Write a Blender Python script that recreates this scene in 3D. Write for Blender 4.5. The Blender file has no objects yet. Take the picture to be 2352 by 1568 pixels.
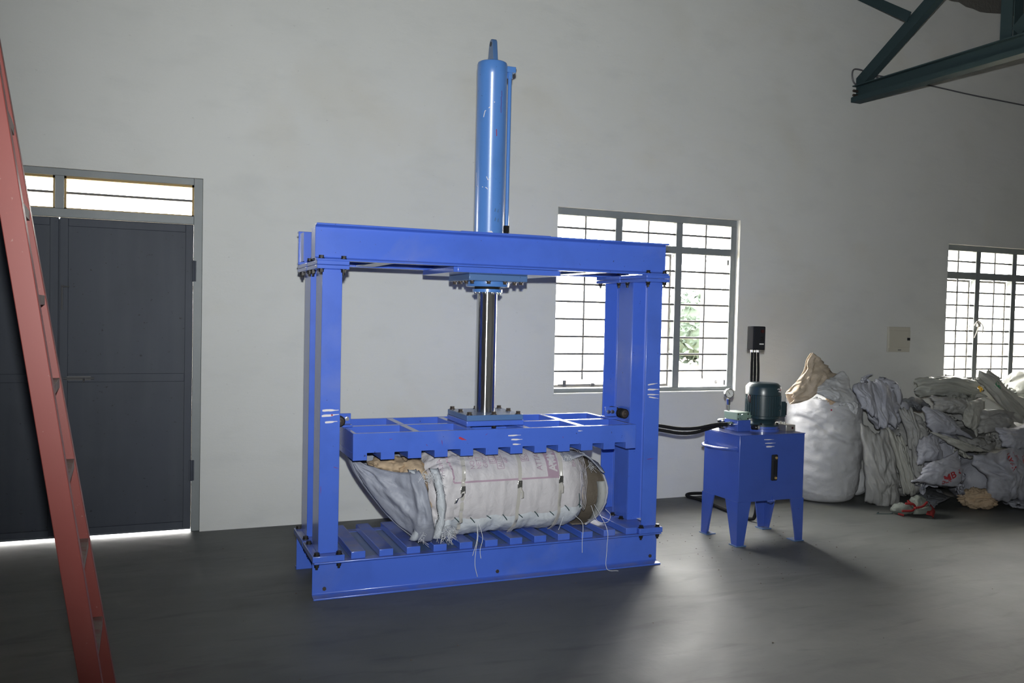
import bpy, bmesh, math, random
import numpy as np
from mathutils import Vector, Matrix, noise
from math import sin, cos, pi, radians, sqrt, exp, atan2

SC = bpy.context.scene
COL = SC.collection
random.seed(7)

# ------------------------------------------------------------------ camera
cd = bpy.data.cameras.new('camera')
cd.sensor_width = 36.0
cd.lens = 1985.38 / 2352 * 36.0
cd.clip_start, cd.clip_end = 0.05, 400
cam = bpy.data.objects.new('camera', cd)
COL.objects.link(cam)
_y, _p, _r = radians(22.6878), radians(-1.925), radians(1.3268)
_f = Vector((sin(_y)*cos(_p), cos(_y)*cos(_p), sin(_p)))
_rt = Vector((cos(_y), -sin(_y), 0)); _up = _rt.cross(_f)
_r2 = cos(_r)*_rt + sin(_r)*_up; _u2 = -sin(_r)*_rt + cos(_r)*_up
cam.matrix_world = Matrix(((_r2.x, _u2.x, -_f.x, 0.0), (_r2.y, _u2.y, -_f.y, -6.2374),
                           (_r2.z, _u2.z, -_f.z, 1.55), (0, 0, 0, 1)))
SC.camera = cam

# ------------------------------------------------------------------ exposure, sky, flash
SC.view_settings.view_transform = 'Standard'
SC.view_settings.look = 'None'
SC.view_settings.exposure = 0.0
SC.view_settings.gamma = 1.0
SC.view_settings.use_curve_mapping = False
SKY = 50.0
world = bpy.data.worlds.new('overcast_sky')
SC.world = world
world.use_nodes = True
_bg = world.node_tree.nodes['Background']
_bg.inputs['Color'].default_value = (1.0, 0.98, 0.94, 1)
_bg.inputs['Strength'].default_value = SKY
SC.cycles.use_denoising = True
SC.cycles.max_bounces = 8
SC.cycles.diffuse_bounces = 5
SC.cycles.sample_clamp_indirect = 6.0

fl = bpy.data.lights.new('camera_flash', 'SPOT')       # the flash on top of the camera
fl.energy = 1010
fl.color = (0.97, 1.0, 0.99)
fl.spot_size = radians(91)
fl.spot_blend = 1.0
fl.shadow_soft_size = 0.025
flo = bpy.data.objects.new('camera_flash', fl)
COL.objects.link(flo)
flo.location = Vector((0, -6.2374, 1.55)) + 0.16*_u2 + 0.01*_r2
flo.rotation_euler = (_f*1.0 + 0.015*_r2 + 0.18*_u2).to_track_quat('-Z', 'Y').to_euler()

def portal(name, loc, rot, sx, sy):                    # sampling guide in a window opening, gives no light
    l = bpy.data.lights.new(name, 'AREA')
    l.shape = 'RECTANGLE'; l.size = sx; l.size_y = sy
    l.cycles.is_portal = True
    o = bpy.data.objects.new(name, l); COL.objects.link(o)
    o.location = loc; o.rotation_euler = rot
portal('sky_portal', (3.86, 0.14, 1.66), (-pi/2, 0, 0), 1.8, 1.54)
portal('sky_portal', (8.12, 0.14, 1.62), (-pi/2, 0, 0), 1.8, 1.44)
portal('sky_portal', (-0.55, 0.14, 2.25), (-pi/2, 0, 0), 1.8, 0.26)

# ------------------------------------------------------------------ materials
def hexlin(r, g, b):
    f = lambda c: (c/255/12.92) if c/255 <= .04045 else ((c/255+.055)/1.055)**2.4
    return (f(r), f(g), f(b), 1)
class Mat:
    def __init__(s, name, color, rough=.5, metal=0.0, spec=.5):
        s.m = bpy.data.materials.new(name); s.m.use_nodes = True
        s.t = s.m.node_tree; s.n = s.t.nodes; s.l = s.t.links
        s.b = s.n['Principled BSDF']; s.out = s.n['Material Output']
        c = tuple(color) if len(color) == 4 else tuple(color)+(1,)
        s.b.inputs['Base Color'].default_value = c
        s.b.inputs['Roughness'].default_value = rough
        s.b.inputs['Metallic'].default_value = metal
        s.b.inputs['Specular IOR Level'].default_value = spec
        s.col = c; s.tc = s.n.new('ShaderNodeTexCoord')
    def coord(s, scale=(1, 1, 1), kind='Object'):
        mp = s.n.new('ShaderNodeMapping'); mp.inputs['Scale'].default_value = scale
        s.l.new(s.tc.outputs[kind], mp.inputs['Vector']); return mp.outputs[0]
    def noise(s, scale, detail=4, rough=.55, vscale=(1, 1, 1), kind='Object', dist=0):
        nd = s.n.new('ShaderNodeTexNoise'); nd.inputs['Scale'].default_value = scale
        nd.inputs['Detail'].default_value = detail; nd.inputs['Roughness'].default_value = rough
        nd.inputs['Distortion'].default_value = dist
        s.l.new(s.coord(vscale, kind), nd.inputs['Vector']); return nd.outputs['Fac']
    def ramp(s, fac, a, b):
        r = s.n.new('ShaderNodeMapRange'); r.inputs['From Min'].default_value = a; r.inputs['From Max'].default_value = b
        s.l.new(fac, r.inputs['Value']); return r.outputs[0]
    def mixc(s, fac, c2, amount=1.0):
        """blend another colour over the current base colour by fac"""
        mx = s.n.new('ShaderNodeMix'); mx.data_type = 'RGBA'
        if amount != 1.0:
            mm = s.n.new('ShaderNodeMath'); mm.operation = 'MULTIPLY'; mm.inputs[1].default_value = amount
            s.l.new(fac, mm.inputs[0]); fac = mm.outputs[0]
        s.l.new(fac, mx.inputs[0])
        cur = s.b.inputs['Base Color']
        if cur.is_linked: s.l.new(cur.links[0].from_socket, mx.inputs[6])
        else: mx.inputs[6].default_value = s.col
        mx.inputs[7].default_value = tuple(c2) if len(c2) == 4 else tuple(c2)+(1,)
        s.l.new(mx.outputs[2], cur); return s
    def bump(s, fac, strength=.2, dist=.01):
        bp = s.n.new('ShaderNodeBump'); bp.inputs['Strength'].default_value = strength
        bp.inputs['Distance'].default_value = dist
        s.l.new(fac, bp.inputs['Height'])
        if s.b.inputs['Normal'].is_linked: s.l.new(s.b.inputs['Normal'].links[0].from_socket, bp.inputs['Normal'])
        s.l.new(bp.outputs[0], s.b.inputs['Normal']); return s
    def roughvar(s, fac, a, b):
        r = s.n.new('ShaderNodeMapRange'); r.inputs['To Min'].default_value = a; r.inputs['To Max'].default_value = b
        s.l.new(fac, r.inputs['Value']); s.l.new(r.outputs[0], s.b.inputs['Roughness']); return s
M = {}
# whitewashed plaster
w = Mat('whitewashed_plaster', (.66, .665, .65), .85, spec=.25)
w.mixc(w.ramp(w.noise(.55, 5), .38, .75), (.56, .57, .55), .6)
w.mixc(w.ramp(w.noise(2.4, 6, vscale=(1, 1, 2.2)), .52, .75), (.55, .56, .55), .45)
w.mixc(w.ramp(w.noise(.9, 3, dist=.6), .56, .8), (.55, .5, .4), .35)
w.mixc(w.ramp(w.noise(26, 3, vscale=(1, 1, 2.5)), .69, .76), (.36, .36, .36), .5)
w.bump(w.noise(5, 6, vscale=(.6, 1, 1.6)), .25, .02)
w.bump(w.noise(60, 3), .12, .004)
M['wall'] = w.m
w = Mat('bare_mortar', (.13, .125, .115), .95)
w.bump(w.noise(24, 5), .7, .02); M['mortar'] = w.m
# floor
w = Mat('polished_concrete', (.114, .121, .117),   .5, spec=.28)
w.mixc(w.ramp(w.noise(.7, 6, dist=.8), .4, .72), (.09, .095, .095), .75)
w.mixc(w.ramp(w.noise(2.2, 6, vscale=(.45, 1.3, 1), dist=1.0), .5, .75), (.155, .16, .155), .6)
w.mixc(w.ramp(w.noise(3.5, 5, vscale=(.5, 1.6, 1)), .55, .72), (.075, .08, .082), .6)
w.mixc(w.ramp(w.noise(40, 3), .7, .76), (.05, .048, .045), .45)
w.roughvar(w.noise(1.6, 5, dist=.6), .42, .66)
w.mixc(w.ramp(w.noise(1.1, 7, vscale=(.6, 1.4, 1), dist=1.6), .55, .68), (.14, .145, .138), .5)
w.mixc(w.ramp(w.noise(5.5, 6, vscale=(.35, 1.5, 1), dist=.7), .56, .7), (.065, .07, .07), .55)
w.bump(w.noise(9, 6), .2, .012); M['floor'] = w.m
def paint(name, c, rough=.27, dust=(.28, .29, .33), worn=.25):
    w = Mat(name, c, rough)
    w.mixc(w.ramp(w.noise(5, 5), .5, .8), tuple(x*.72 for x in c[:3]), .5)
    w.mixc(w.ramp(w.noise(2.2, 6, dist=.4), .58, .78), dust, worn)
    w.mixc(w.ramp(w.noise(55, 2), .735, .76), (.03, .03, .04), .7)
    w.bump(w.noise(140, 2), .1, .002)
    w.b.inputs['Coat Weight'].default_value = .55; w.b.inputs['Coat Roughness'].default_value = .14
    # settled dust on faces that look up
    g = w.n.new('ShaderNodeNewGeometry'); sp = w.n.new('ShaderNodeSeparateXYZ')
    w.l.new(g.outputs['True Normal'], sp.inputs[0])
    f = w.ramp(sp.outputs[2], .8, 1.0); mm = w.n.new('ShaderNodeMath'); mm.operation = 'MULTIPLY'
    w.l.new(f, mm.inputs[0]); w.l.new(w.ramp(w.noise(9, 4), .25, .7), mm.inputs[1])
    w.mixc(mm.outputs[0], (.2, .19, .19), .55)
    return w.m
M['blue'] = paint('royal_blue_paint', (.06, .135, .58))
M['blue_cyl'] = paint('steel_blue_paint', (.08, .215, .56), .3, worn=.12)
M['blue_plate'] = paint('dull_steel_blue_paint', (.07, .15, .33), .45, worn=.3)
M['blue_tank'] = paint('deep_blue_paint', (.04, .085, .37), .33, worn=.1)
M['teal_steel'] = Mat('teal_green_paint', (.032, .054, .06), .55, spec=.12).m
w = Mat('blackened_bolt_steel', (.03, .028, .027), .42, .6); M['bolt'] = w.m
M['dusty_bolt'] = Mat('oily_bolt_steel', (.075, .06, .05), .45, .5).m
w = Mat('hard_chrome', (.62, .63, .65), .16, 1.0)
w.b.inputs['Anisotropic'].default_value = .93
tg = w.n.new('ShaderNodeTangent'); tg.direction_type = 'RADIAL'; tg.axis = 'Z'
w.l.new(tg.outputs[0], w.b.inputs['Tangent']); w.b.inputs['Anisotropic Rotation'].default_value = .25
M['chrome'] = w.m
M['bright_steel'] = Mat('bright_steel', (.7, .7, .68), .25, 1.0).m
M['aluminium'] = Mat('milled_aluminium', (.55, .54, .52), .38, .85).m
M['rubber'] = Mat('black_rubber', (.014, .014, .015), .65, spec=.06).m
M['black'] = Mat('black_plastic', (.022, .023, .027), .75, spec=.03).m
M['black_gloss'] = Mat('glossy_black_plastic', (.012, .012, .013), .15).m
w = Mat('door_grey_paint', (.062, .07, .09), .55, spec=.2)
w.mixc(w.ramp(w.noise(3, 5, vscale=(4, 1, .35)), .45, .8), (.085, .094, .11), .5)
w.mixc(w.ramp(w.noise(1.3, 5), .5, .8), (.042, .047, .058), .6)
w.mixc(w.ramp(w.noise(34, 3, vscale=(1, 1, 1.5)), .69, .74), (.02, .02, .022), .8)
w.bump(w.noise(2.6, 3), .3, .02); M['door'] = w.m
w = Mat('frame_grey_paint', (.2, .22, .23), .5)
w.mixc(w.ramp(w.noise(6, 5), .5, .8), (.28, .29, .29), .5); M['frame'] = w.m
M['ochre'] = Mat('ochre_putty', (.32, .22, .09), .7).m
M['iron'] = Mat('iron_bar_paint', (.1, .1, .105), .5).m
M['sash'] = Mat('sash_primer', (.28, .26, .24), .55).m
w = Mat('red_oxide_paint', (.175, .037, .031), .5, spec=.3)
w.mixc(w.ramp(w.noise(7, 5, vscale=(1, 1, .4)), .45, .75), (.18, .05, .043), .7)
w.mixc(w.ramp(w.noise(70, 3), .68, .74), (.25, .14, .12), .6); M['red'] = w.m
w = Mat('worn_tread', (.15, .11, .095), .7)
w.mixc(w.ramp(w.noise(22, 4), .45, .65), (.13, .035, .03), .8); M['tread'] = w.m
# glass: frosted white panes glow with the sky, clear panes let it through
def glassmat(name, clear, tint=(1, 1, 1)):
    m = bpy.data.materials.new(name); m.use_nodes = True; t = m.node_tree; t.nodes.clear()
    o = t.nodes.new('ShaderNodeOutputMaterial'); tr = t.nodes.new('ShaderNodeBsdfTransparent')
    tr.inputs[0].default_value = (*tint, 1)
    a = t.nodes.new('ShaderNodeBsdfTranslucent'); a.inputs[0].default_value = (*[.75*x for x in tint], 1)
    mx = t.nodes.new('ShaderNodeMixShader'); mx.inputs[0].default_value = clear
    g = t.nodes.new('ShaderNodeBsdfGlossy'); g.inputs['Roughness'].default_value = .08
    m2 = t.nodes.new('ShaderNodeMixShader'); m2.inputs[0].default_value = .05
    t.links.new(a.outputs[0], mx.inputs[1]); t.links.new(tr.outputs[0], mx.inputs[2])
    t.links.new(mx.outputs[0], m2.inputs[1]); t.links.new(g.outputs[0], m2.inputs[2])
    t.links.new(m2.outputs[0], o.inputs[0]); return m
M['frosted'] = glassmat('frosted_glass', .75)
M['clear'] = glassmat('clear_gauge_glass', .9)
# sacks
def sackmat(name, c, c2, rough=.5, weave=900, transl=.12, streak=.5):
    w = Mat(name, c, rough, spec=.4)
    w.mixc(w.ramp(w.noise(4.5, 5), .4, .7), c2, streak)
    w.mixc(w.ramp(w.noise(18, 4, dist=.5), .62, .78), tuple(x*.55 for x in c2[:3]), .35)
    wv = w.n.new('ShaderNodeTexChecker'); wv.inputs['Scale'].default_value = weave/4
    w.l.new(w.coord(), wv.inputs['Vector'])
    w.bump(wv.outputs['Fac'], .1, .001)
    w.bump(w.noise(16, 5, dist=.8), .5, .012)
    if transl:
        a = w.n.new('ShaderNodeBsdfTranslucent'); a.inputs[0].default_value = (*c[:3], 1)
        mx = w.n.new('ShaderNodeMixShader'); mx.inputs[0].default_value = transl
        w.l.new(w.b.outputs[0], mx.inputs[1]); w.l.new(a.outputs[0], mx.inputs[2]); w.l.new(mx.outputs[0], w.out.inputs[0])
    return w.m
M['sack_white'] = sackmat('woven_white_plastic', (.62, .63, .65), (.5, .51, .55))
M['bulk_white'] = sackmat('bulk_sack_white', (.5, .505, .52), (.42, .425, .45), transl=.06)
M['sack_grey'] = sackmat('woven_grey_plastic', (.42, .42, .41), (.34, .34, .34))
M['sack_lilac'] = sackmat('woven_lilac_plastic', (.46, .47, .53), (.36, .37, .44))
M['sack_cream'] = sackmat('cream_cloth', (.62, .52, .41), (.5, .42, .33), .8)
M['sack_pale'] = sackmat('off_white_plastic', (.5, .5, .46), (.42, .42, .39))
M['sack_film'] = sackmat('clear_polythene', (.5, .51, .47), (.42, .44, .42), .22, transl=.35)
M['sack_dark'] = sackmat('dark_grey_plastic', (.2, .21, .23), (.15, .155, .17), .4)
M['bale_white'] = sackmat('bale_wrapping', (.52, .5, .525), (.45, .435, .46), .45, transl=0)
M['bale_blue'] = sackmat('bale_under_sack', (.48, .51, .55), (.4, .42, .47), .5, transl=0)
M['flap'] = sackmat('torn_sack', (.33, .35, .42), (.26, .27, .34), .5, transl=.1)
M['beige_cloth'] = sackmat('beige_rags', (.5, .38, .26), (.36, .26, .17), .9, transl=0)
M['sack_inside'] = sackmat('sack_lining', (.17, .145, .115), (.12, .1, .08), .6, transl=.05)
M['sack_pale_in'] = sackmat('pale_lining', (.4, .41, .4), (.33, .34, .34), .6, transl=.1)
M['fibre'] = Mat('plastic_fibre', (.62, .64, .68), .5).m
M['strap'] = Mat('strap_band', (.42, .405, .38), .25).m
M['violet_print'] = Mat('violet_print', (.36, .26, .33), .6).m
M['red_print'] = Mat('red_print', (.38, .03, .04), .6).m
M['green_print'] = Mat('green_print', (.02, .28, .12), .6).m
M['stitch'] = Mat('dark_green_thread', (.02, .05, .055), .7).m
M['yellow'] = Mat('yellow_cloth', (.6, .36, .03), .8).m
M['red_cloth'] = Mat('red_cloth', (.2, .008, .009), .8).m
M['cap_cloth'] = sackmat('cap_cloth', (.16, .178, .16), (.12, .135, .12), .85, transl=0)
M['white_paint'] = Mat('white_chalk_paint', (.66, .63, .66), .7).m
M['red_dot'] = Mat('vermilion_dot', (.35, .02, .05), .7).m
M['violet_mark'] = Mat('violet_marker', (.13, .03, .2), .6).m
M['motor'] = Mat('motor_teal_paint', (.02, .04, .05), .3).m
M['valve'] = Mat('valve_green_paint', (.17, .25, .21), .4).m
M['knob'] = Mat('dark_red_knob', (.045, .012, .012), .25).m
M['gauge_face'] = Mat('gauge_face', (.6, .6, .58), .4).m
M['panel'] = Mat('cream_panel_enamel', (.5, .48, .41), .45).m
M['cable'] = Mat('grey_cable', (.1, .1, .11), .5).m
M['wire'] = Mat('pale_wire', (.4, .38, .34), .5).m
w = Mat('dry_earth', (.42, .36, .27), .95); w.mixc(w.ramp(w.noise(.5, 5), .4, .7), (.36, .36, .2), .7); M['earth'] = w.m
w = Mat('leaves', (.036, .05, .04), .9, spec=.1); w.mixc(w.ramp(w.noise(3, 3), .4, .7), (.046, .06, .048)); M['leaf'] = w.m
M['bark'] = Mat('bark', (.13, .1, .07), .9).m
M['concrete'] = Mat('cream_concrete', (.55, .47, .34), .9).m
w = Mat('roof_sheet', (.2, .2, .2), .6, .2); M['roof'] = w.m
M['paper'] = Mat('white_paper', (.7, .7, .7), .8).m
M['debris'] = Mat('floor_crumbs', (.09, .07, .055), .9).m

# ------------------------------------------------------------------ mesh helpers
class MB:
    def __init__(s): s.v = []; s.f = []; s.mi = []
    def add(s, vs, fs, mi=0):
        o = len(s.v); s.v += [tuple(p) for p in vs]; s.f += [tuple(i+o for i in f) for f in fs]; s.mi += [mi]*len(fs); return s
    def box(s, x0, x1, y0, y1, z0, z1, mi=0):
        vs = [(x, y, z) for z in (z0, z1) for y in (y0, y1) for x in (x0, x1)]
        return s.add(vs, [(0, 2, 3, 1), (4, 5, 7, 6), (0, 1, 5, 4), (2, 6, 7, 3), (0, 4, 6, 2), (1, 3, 7, 5)], mi)
    def bar(s, p, q, a, b, up=(0, 0, 1), mi=0):
        """rectangular bar from p to q: a across, b along up"""
        p, q = Vector(p), Vector(q); d = (q-p).normalized(); u = Vector(up); r = d.cross(u).normalized(); u = r.cross(d)
        vs = [c + r*i*a/2 + u*j*b/2 for c in (p, q) for j in (-1, 1) for i in (-1, 1)]
        return s.add(vs, [(0, 2, 3, 1), (4, 5, 7, 6), (0, 1, 5, 4), (2, 6, 7, 3), (0, 4, 6, 2), (1, 3, 7, 5)], mi)
    def ring(s, c, n, r, k, start=0.0):
        n = Vector(n).normalized(); a = n.orthogonal().normalized()
        if abs(n.z) > .99: a = Vector((1, 0, 0))
        b = n.cross(a)
        return [Vector(c) + a*r*cos(start+2*pi*i/k) + b*r*sin(start+2*pi*i/k) for i in range(k)]
    def cyl(s, p, q, r, k=16, r2=None, mi=0, start=0.0):
        p, q = Vector(p), Vector(q); r2 = r if r2 is None else r2
        vs = s.ring(p, q-p, r, k, start) + s.ring(q, q-p, r2, k, start)
        fs = [(i, (i+1) % k, k+(i+1) % k, k+i) for i in range(k)] + [tuple(range(k-1, -1, -1)), tuple(range(k, 2*k))]
        return s.add(vs, fs, mi)
    def lathe(s, c, prof, k=24, mi=0, axis=(0, 0, 1)):
        ax = Vector(axis).normalized(); vs = []
        for r, h in prof: vs += s.ring(Vector(c)+ax*h, ax, max(r, 1e-4), k)
        m = len(prof)
        fs = [(j*k+i, j*k+(i+1) % k, (j+1)*k+(i+1) % k, (j+1)*k+i) for j in range(m-1) for i in range(k)]
        fs += [tuple(range(k-1, -1, -1)), tuple(range((m-1)*k, m*k))]
        return s.add(vs, fs, mi)
    def tube(s, pts, r, k=8, mi=0, caps=True):
        pts = [Vector(p) for p in pts]; n = len(pts); vs = []; nrm = None
        for i, p in enumerate(pts):
            d = (pts[min(i+1, n-1)] - pts[max(i-1, 0)]).normalized()
            nrm = d.orthogonal().normalized() if nrm is None else (nrm - d*nrm.dot(d)).normalized()
            b = d.cross(nrm); rr = r[i] if isinstance(r, (list, tuple)) else r
            vs += [p + nrm*rr*cos(2*pi*j/k) + b*rr*sin(2*pi*j/k) for j in range(k)]
        fs = [(i*k+j, i*k+(j+1) % k, (i+1)*k+(j+1) % k, (i+1)*k+j) for i in range(n-1) for j in range(k)]
        if caps: fs += [tuple(range(k-1, -1, -1)), tuple(range((n-1)*k, n*k))]
        return s.add(vs, fs, mi)
    def prism(s, poly, a, b, axis='y', mi=0):
        """polygon of 2-D points swept from a to b along an axis (y: pts are x,z; x: pts are y,z; z: pts are x,y)"""
        g = {'y': lambda p, t: (p[0], t, p[1]), 'x': lambda p, t: (t, p[0], p[1]), 'z': lambda p, t: (p[0], p[1], t)}[axis]
        k = len(poly); ar = sum(poly[i][0]*poly[(i+1) % k][1]-poly[(i+1) % k][0]*poly[i][1] for i in range(k))
        if (ar < 0) != (axis == 'y'): poly = poly[::-1]
        vs = [g(p, a) for p in poly] + [g(p, b) for p in poly]
        fs = [(i, (i+1) % k, k+(i+1) % k, k+i) for i in range(k)] + [tuple(range(k-1, -1, -1)), tuple(range(k, 2*k))]
        return s.add(vs, fs, mi)
    def grid(s, P, mi=0, closed=False):
        n, m = len(P), len(P[0]); vs = [p for row in P for p in row]; mm = m if closed else m-1
        return s.add(vs, [(i*m+j, i*m+(j+1) % m, (i+1)*m+(j+1) % m, (i+1)*m+j) for i in range(n-1) for j in range(mm)], mi)
WL = {}
def wloc(o):
    v = Vector((0, 0, 0))
    while o is not None: v += WL.get(o.name, Vector((0, 0, 0))); o = o.parent
    return v
def obj(name, mb, mat, parent=None, smooth=35, bevel=0, solid=0, loc=None):
    me = bpy.data.meshes.new(name)
    off = wloc(parent) if parent else Vector((0, 0, 0))
    if loc is not None: off = Vector(loc)
    vs = np.array([tuple(p) for p in mb.v], float) - np.array(off)
    me.from_pydata(vs.tolist(), [], mb.f)
    mats = mat if isinstance(mat, (list, tuple)) else [mat]
    for m_ in mats: me.materials.append(M[m_] if isinstance(m_, str) else m_)
    if len(mats) > 1: me.polygons.foreach_set('material_index', mb.mi)
    me.polygons.foreach_set('use_smooth', [True]*len(me.polygons))
    me.update()
    if smooth < 180: me.set_sharp_from_angle(angle=radians(smooth))
    o = bpy.data.objects.new(name, me); COL.objects.link(o)
    if parent: o.parent = parent
    elif loc is not None: o.location = loc; WL[o.name] = Vector(loc)
    if bevel:
        b = o.modifiers.new('edge', 'BEVEL'); b.width = bevel; b.segments = 2; b.limit_method = 'ANGLE'; b.angle_limit = radians(40)
    if solid:
        b = o.modifiers.new('cloth', 'SOLIDIFY'); b.thickness = solid; b.offset = 0
    return o
def thing(name, label, cat, loc, group=None):
    o = bpy.data.objects.new(name, None); COL.objects.link(o); o.empty_display_size = .1
    o.location = loc; WL[o.name] = Vector(loc)
    return tag(o, label, cat, group)
def tag(o, label, cat, group=None):
    o['label'] = label; o['category'] = cat
    if group: o['group'] = group
    return o
def struct(o): o['kind'] = 'structure'; return o
def structroot(name, loc=(0, 0, 0)):
    o = bpy.data.objects.new(name, None); COL.objects.link(o); o.location = loc; WL[o.name] = Vector(loc)
    o['kind'] = 'structure'; return o
def dup(o, parent=None, loc=None, **kw):
    c = o.copy(); COL.objects.link(c)
    if parent: c.parent = parent
    if loc is not None: c.location = loc
    for k_, v_ in kw.items(): c[k_] = v_
    return c
def nz(x, y=0.0, z=0.0): return noise.noise(Vector((x, y, z)))
def ridge(x, y, z, o=4):
    t, a, f = 0, .5, 1
    for _ in range(o):
        t += a*(1-abs(noise.noise(Vector((x*f, y*f, z*f))))*2); a *= .5; f *= 2.05
    return t
def smoothpath(pts, n=10):
    """Catmull-Rom through pts"""
    P = [Vector(p) for p in pts]; P = [2*P[0]-P[1]] + P + [2*P[-1]-P[-2]]; out = []
    for i in range(1, len(P)-2):
        for k in range(n):
            t = k/n; a, b, c, d = P[i-1:i+3]
            out.append(.5*((2*b) + (c-a)*t + (2*a-5*b+4*c-d)*t*t + (3*b-a-3*c+d)*t**3))
    out.append(P[-2]); return out
def text_mesh(body, size, bold=0.0):
    """list of 2-D vertices and faces of a word"""
    cu = bpy.data.curves.new('lettering', 'FONT'); cu.body = body; cu.size = size; cu.offset = bold
    cu.resolution_u = 3
    o = bpy.data.objects.new('lettering', cu); COL.objects.link(o)
    dg = bpy.context.evaluated_depsgraph_get(); me = bpy.data.meshes.new_from_object(o.evaluated_get(dg))
    vs = [(v.co.x, v.co.y) for v in me.vertices]; fs = [tuple(p.vertices) for p in me.polygons]
    bpy.data.objects.remove(o); bpy.data.curves.remove(cu); bpy.data.meshes.remove(me)
    return vs, fs
def strokes(parent, at, du, dv, nrm, items, mat='white_paint', name='paint_stroke'):
    """hand-drawn strokes on a face: items are (u0, v0, u1, v1, width) in metres from `at`"""
    at, du, dv, nrm = Vector(at), Vector(du), Vector(dv), Vector(nrm)
    for (a, b, c, d, wd) in items:
        mb = MB(); n = 9; up = []; lo = []
        L = Vector((c-a, d-b)); N = Vector((-L.y, L.x)).normalized()
        for i in range(n):
            t = i/(n-1); h = wd*.5*(.45+.55*sin(pi*min(1, t*1.1+.12)))*(1+.35*nz(t*4+a*90, b*70, 3)) * (1 if t < .75 else 1.25-t*.7)
            px, py = a+L.x*t, b+L.y*t + .15*wd*nz(t*3, a*50, b*60)
            up.append(at+du*(px+N.x*h)+dv*(py+N.y*h)+nrm*.0012); lo.append(at+du*(px-N.x*h)+dv*(py-N.y*h)+nrm*.0012)
        mb.add(up+lo, [(i, n+i, n+i+1, i+1) for i in range(n-1)])
        obj(name, mb, mat, parent, smooth=180)
def dot(parent, at, nrm, r, mat='red_dot'):
    mb = MB(); at, nrm = Vector(at), Vector(nrm)
    mb.cyl(at, at+nrm*.0022, r, 10); obj('paint_dot', mb, mat, parent)

# ------------------------------------------------------------------ setting
XL, XR, YF, ZW = -3.4, 11.0, -10.5, 4.67
# back wall with openings
def wall_panels(holes, x0, x1, z0, z1):
    xs = sorted({x0, x1, *[h[0] for h in holes], *[h[1] for h in holes]}); out = []
    for a, b in zip(xs, xs[1:]):
        c = (a+b)/2; zs = [z0]
        for h in sorted(h for h in holes if h[0] < c < h[1]): zs += [h[2], h[3]]
        zs.append(z1)
        out += [(a, b, zs[i], zs[i+1]) for i in range(0, len(zs), 2) if zs[i+1] > zs[i]]
    return out
HOLES = [(-1.42, .318, -.02, 2.405), (2.98, 4.745, .907, 2.40), (7.25, 9.0, .93, 2.325)]
mb = MB()
for a, b, c, d in wall_panels(HOLES, XL, XR, -.02, ZW+.3): mb.box(a, b, 0, .23, c, d)
struct(obj('wall_back', mb, 'wall', smooth=20))
mb = MB(); mb.box(XL-.2, XR+.2, YF-.2, .23, -.25, 0); struct(obj('floor', mb, 'floor'))
mb = MB()
for a, b, c, d in wall_panels([], YF, .23, -.02, 7.2): mb.box(XL-.2, XL, a, b, c, d)
struct(obj('wall_left', mb, 'wall'))
mb = MB(); mb.box(XR, XR+.2, YF, .23, -.02, 7.2); struct(obj('wall_right', mb, 'wall'))
mb = MB(); mb.box(XL-.2, XR+.2, YF-.2, YF, -.02, 7.2); struct(obj('wall_front', mb, 'wall'))
# sloping sheet roof, corrugated
mb = MB(); n = 260
P = [[(XL-.2+(XR-XL+.4)*i/n, y, 4.86 + (.23-y)*.19 + .02*sin(i*2.1)) for i in range(n+1)] for y in (.4, YF-.2)]
Q = [[(p[0], p[1], p[2]+.03) for p in row] for row in P]
mb.grid([P[0], P[1], Q[1], Q[0], P[0]])
struct(obj('ceiling', mb, 'roof', smooth=60))
# ragged band where the plaster stops below the roof
mb = MB(); n = 150; lo = []; hi = []
for i in range(n+1):
    x = XL + (XR-XL)*i/n
    lo.append((x, -.006, 4.675 + .035*nz(x*3.1) + .022*nz(x*11) - (.03 if x > 7.3 else 0))); hi.append((x, -.006, 4.96))
lo2 = [(p[0], .01, p[2]) for p in lo]; mb.grid([lo2, lo, hi])
struct(obj('trim_1', mb, 'mortar'))
# outside: ground, sun-shade slabs above the openings
mb = MB(); mb.box(-60, 90, .23, 120, -.4, -.12); struct(obj('ground', mb, 'earth'))
for i, (a, b, z) in enumerate([(-1.7, .6, 2.46), (2.75, 5.0, 2.46), (7.0, 9.3, 2.4)]):
    mb = MB(); mb.box(a, b, .23, .68, z, z+.08); struct(obj('trim_%d' % (i+2), mb, 'concrete', bevel=.006))

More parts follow.
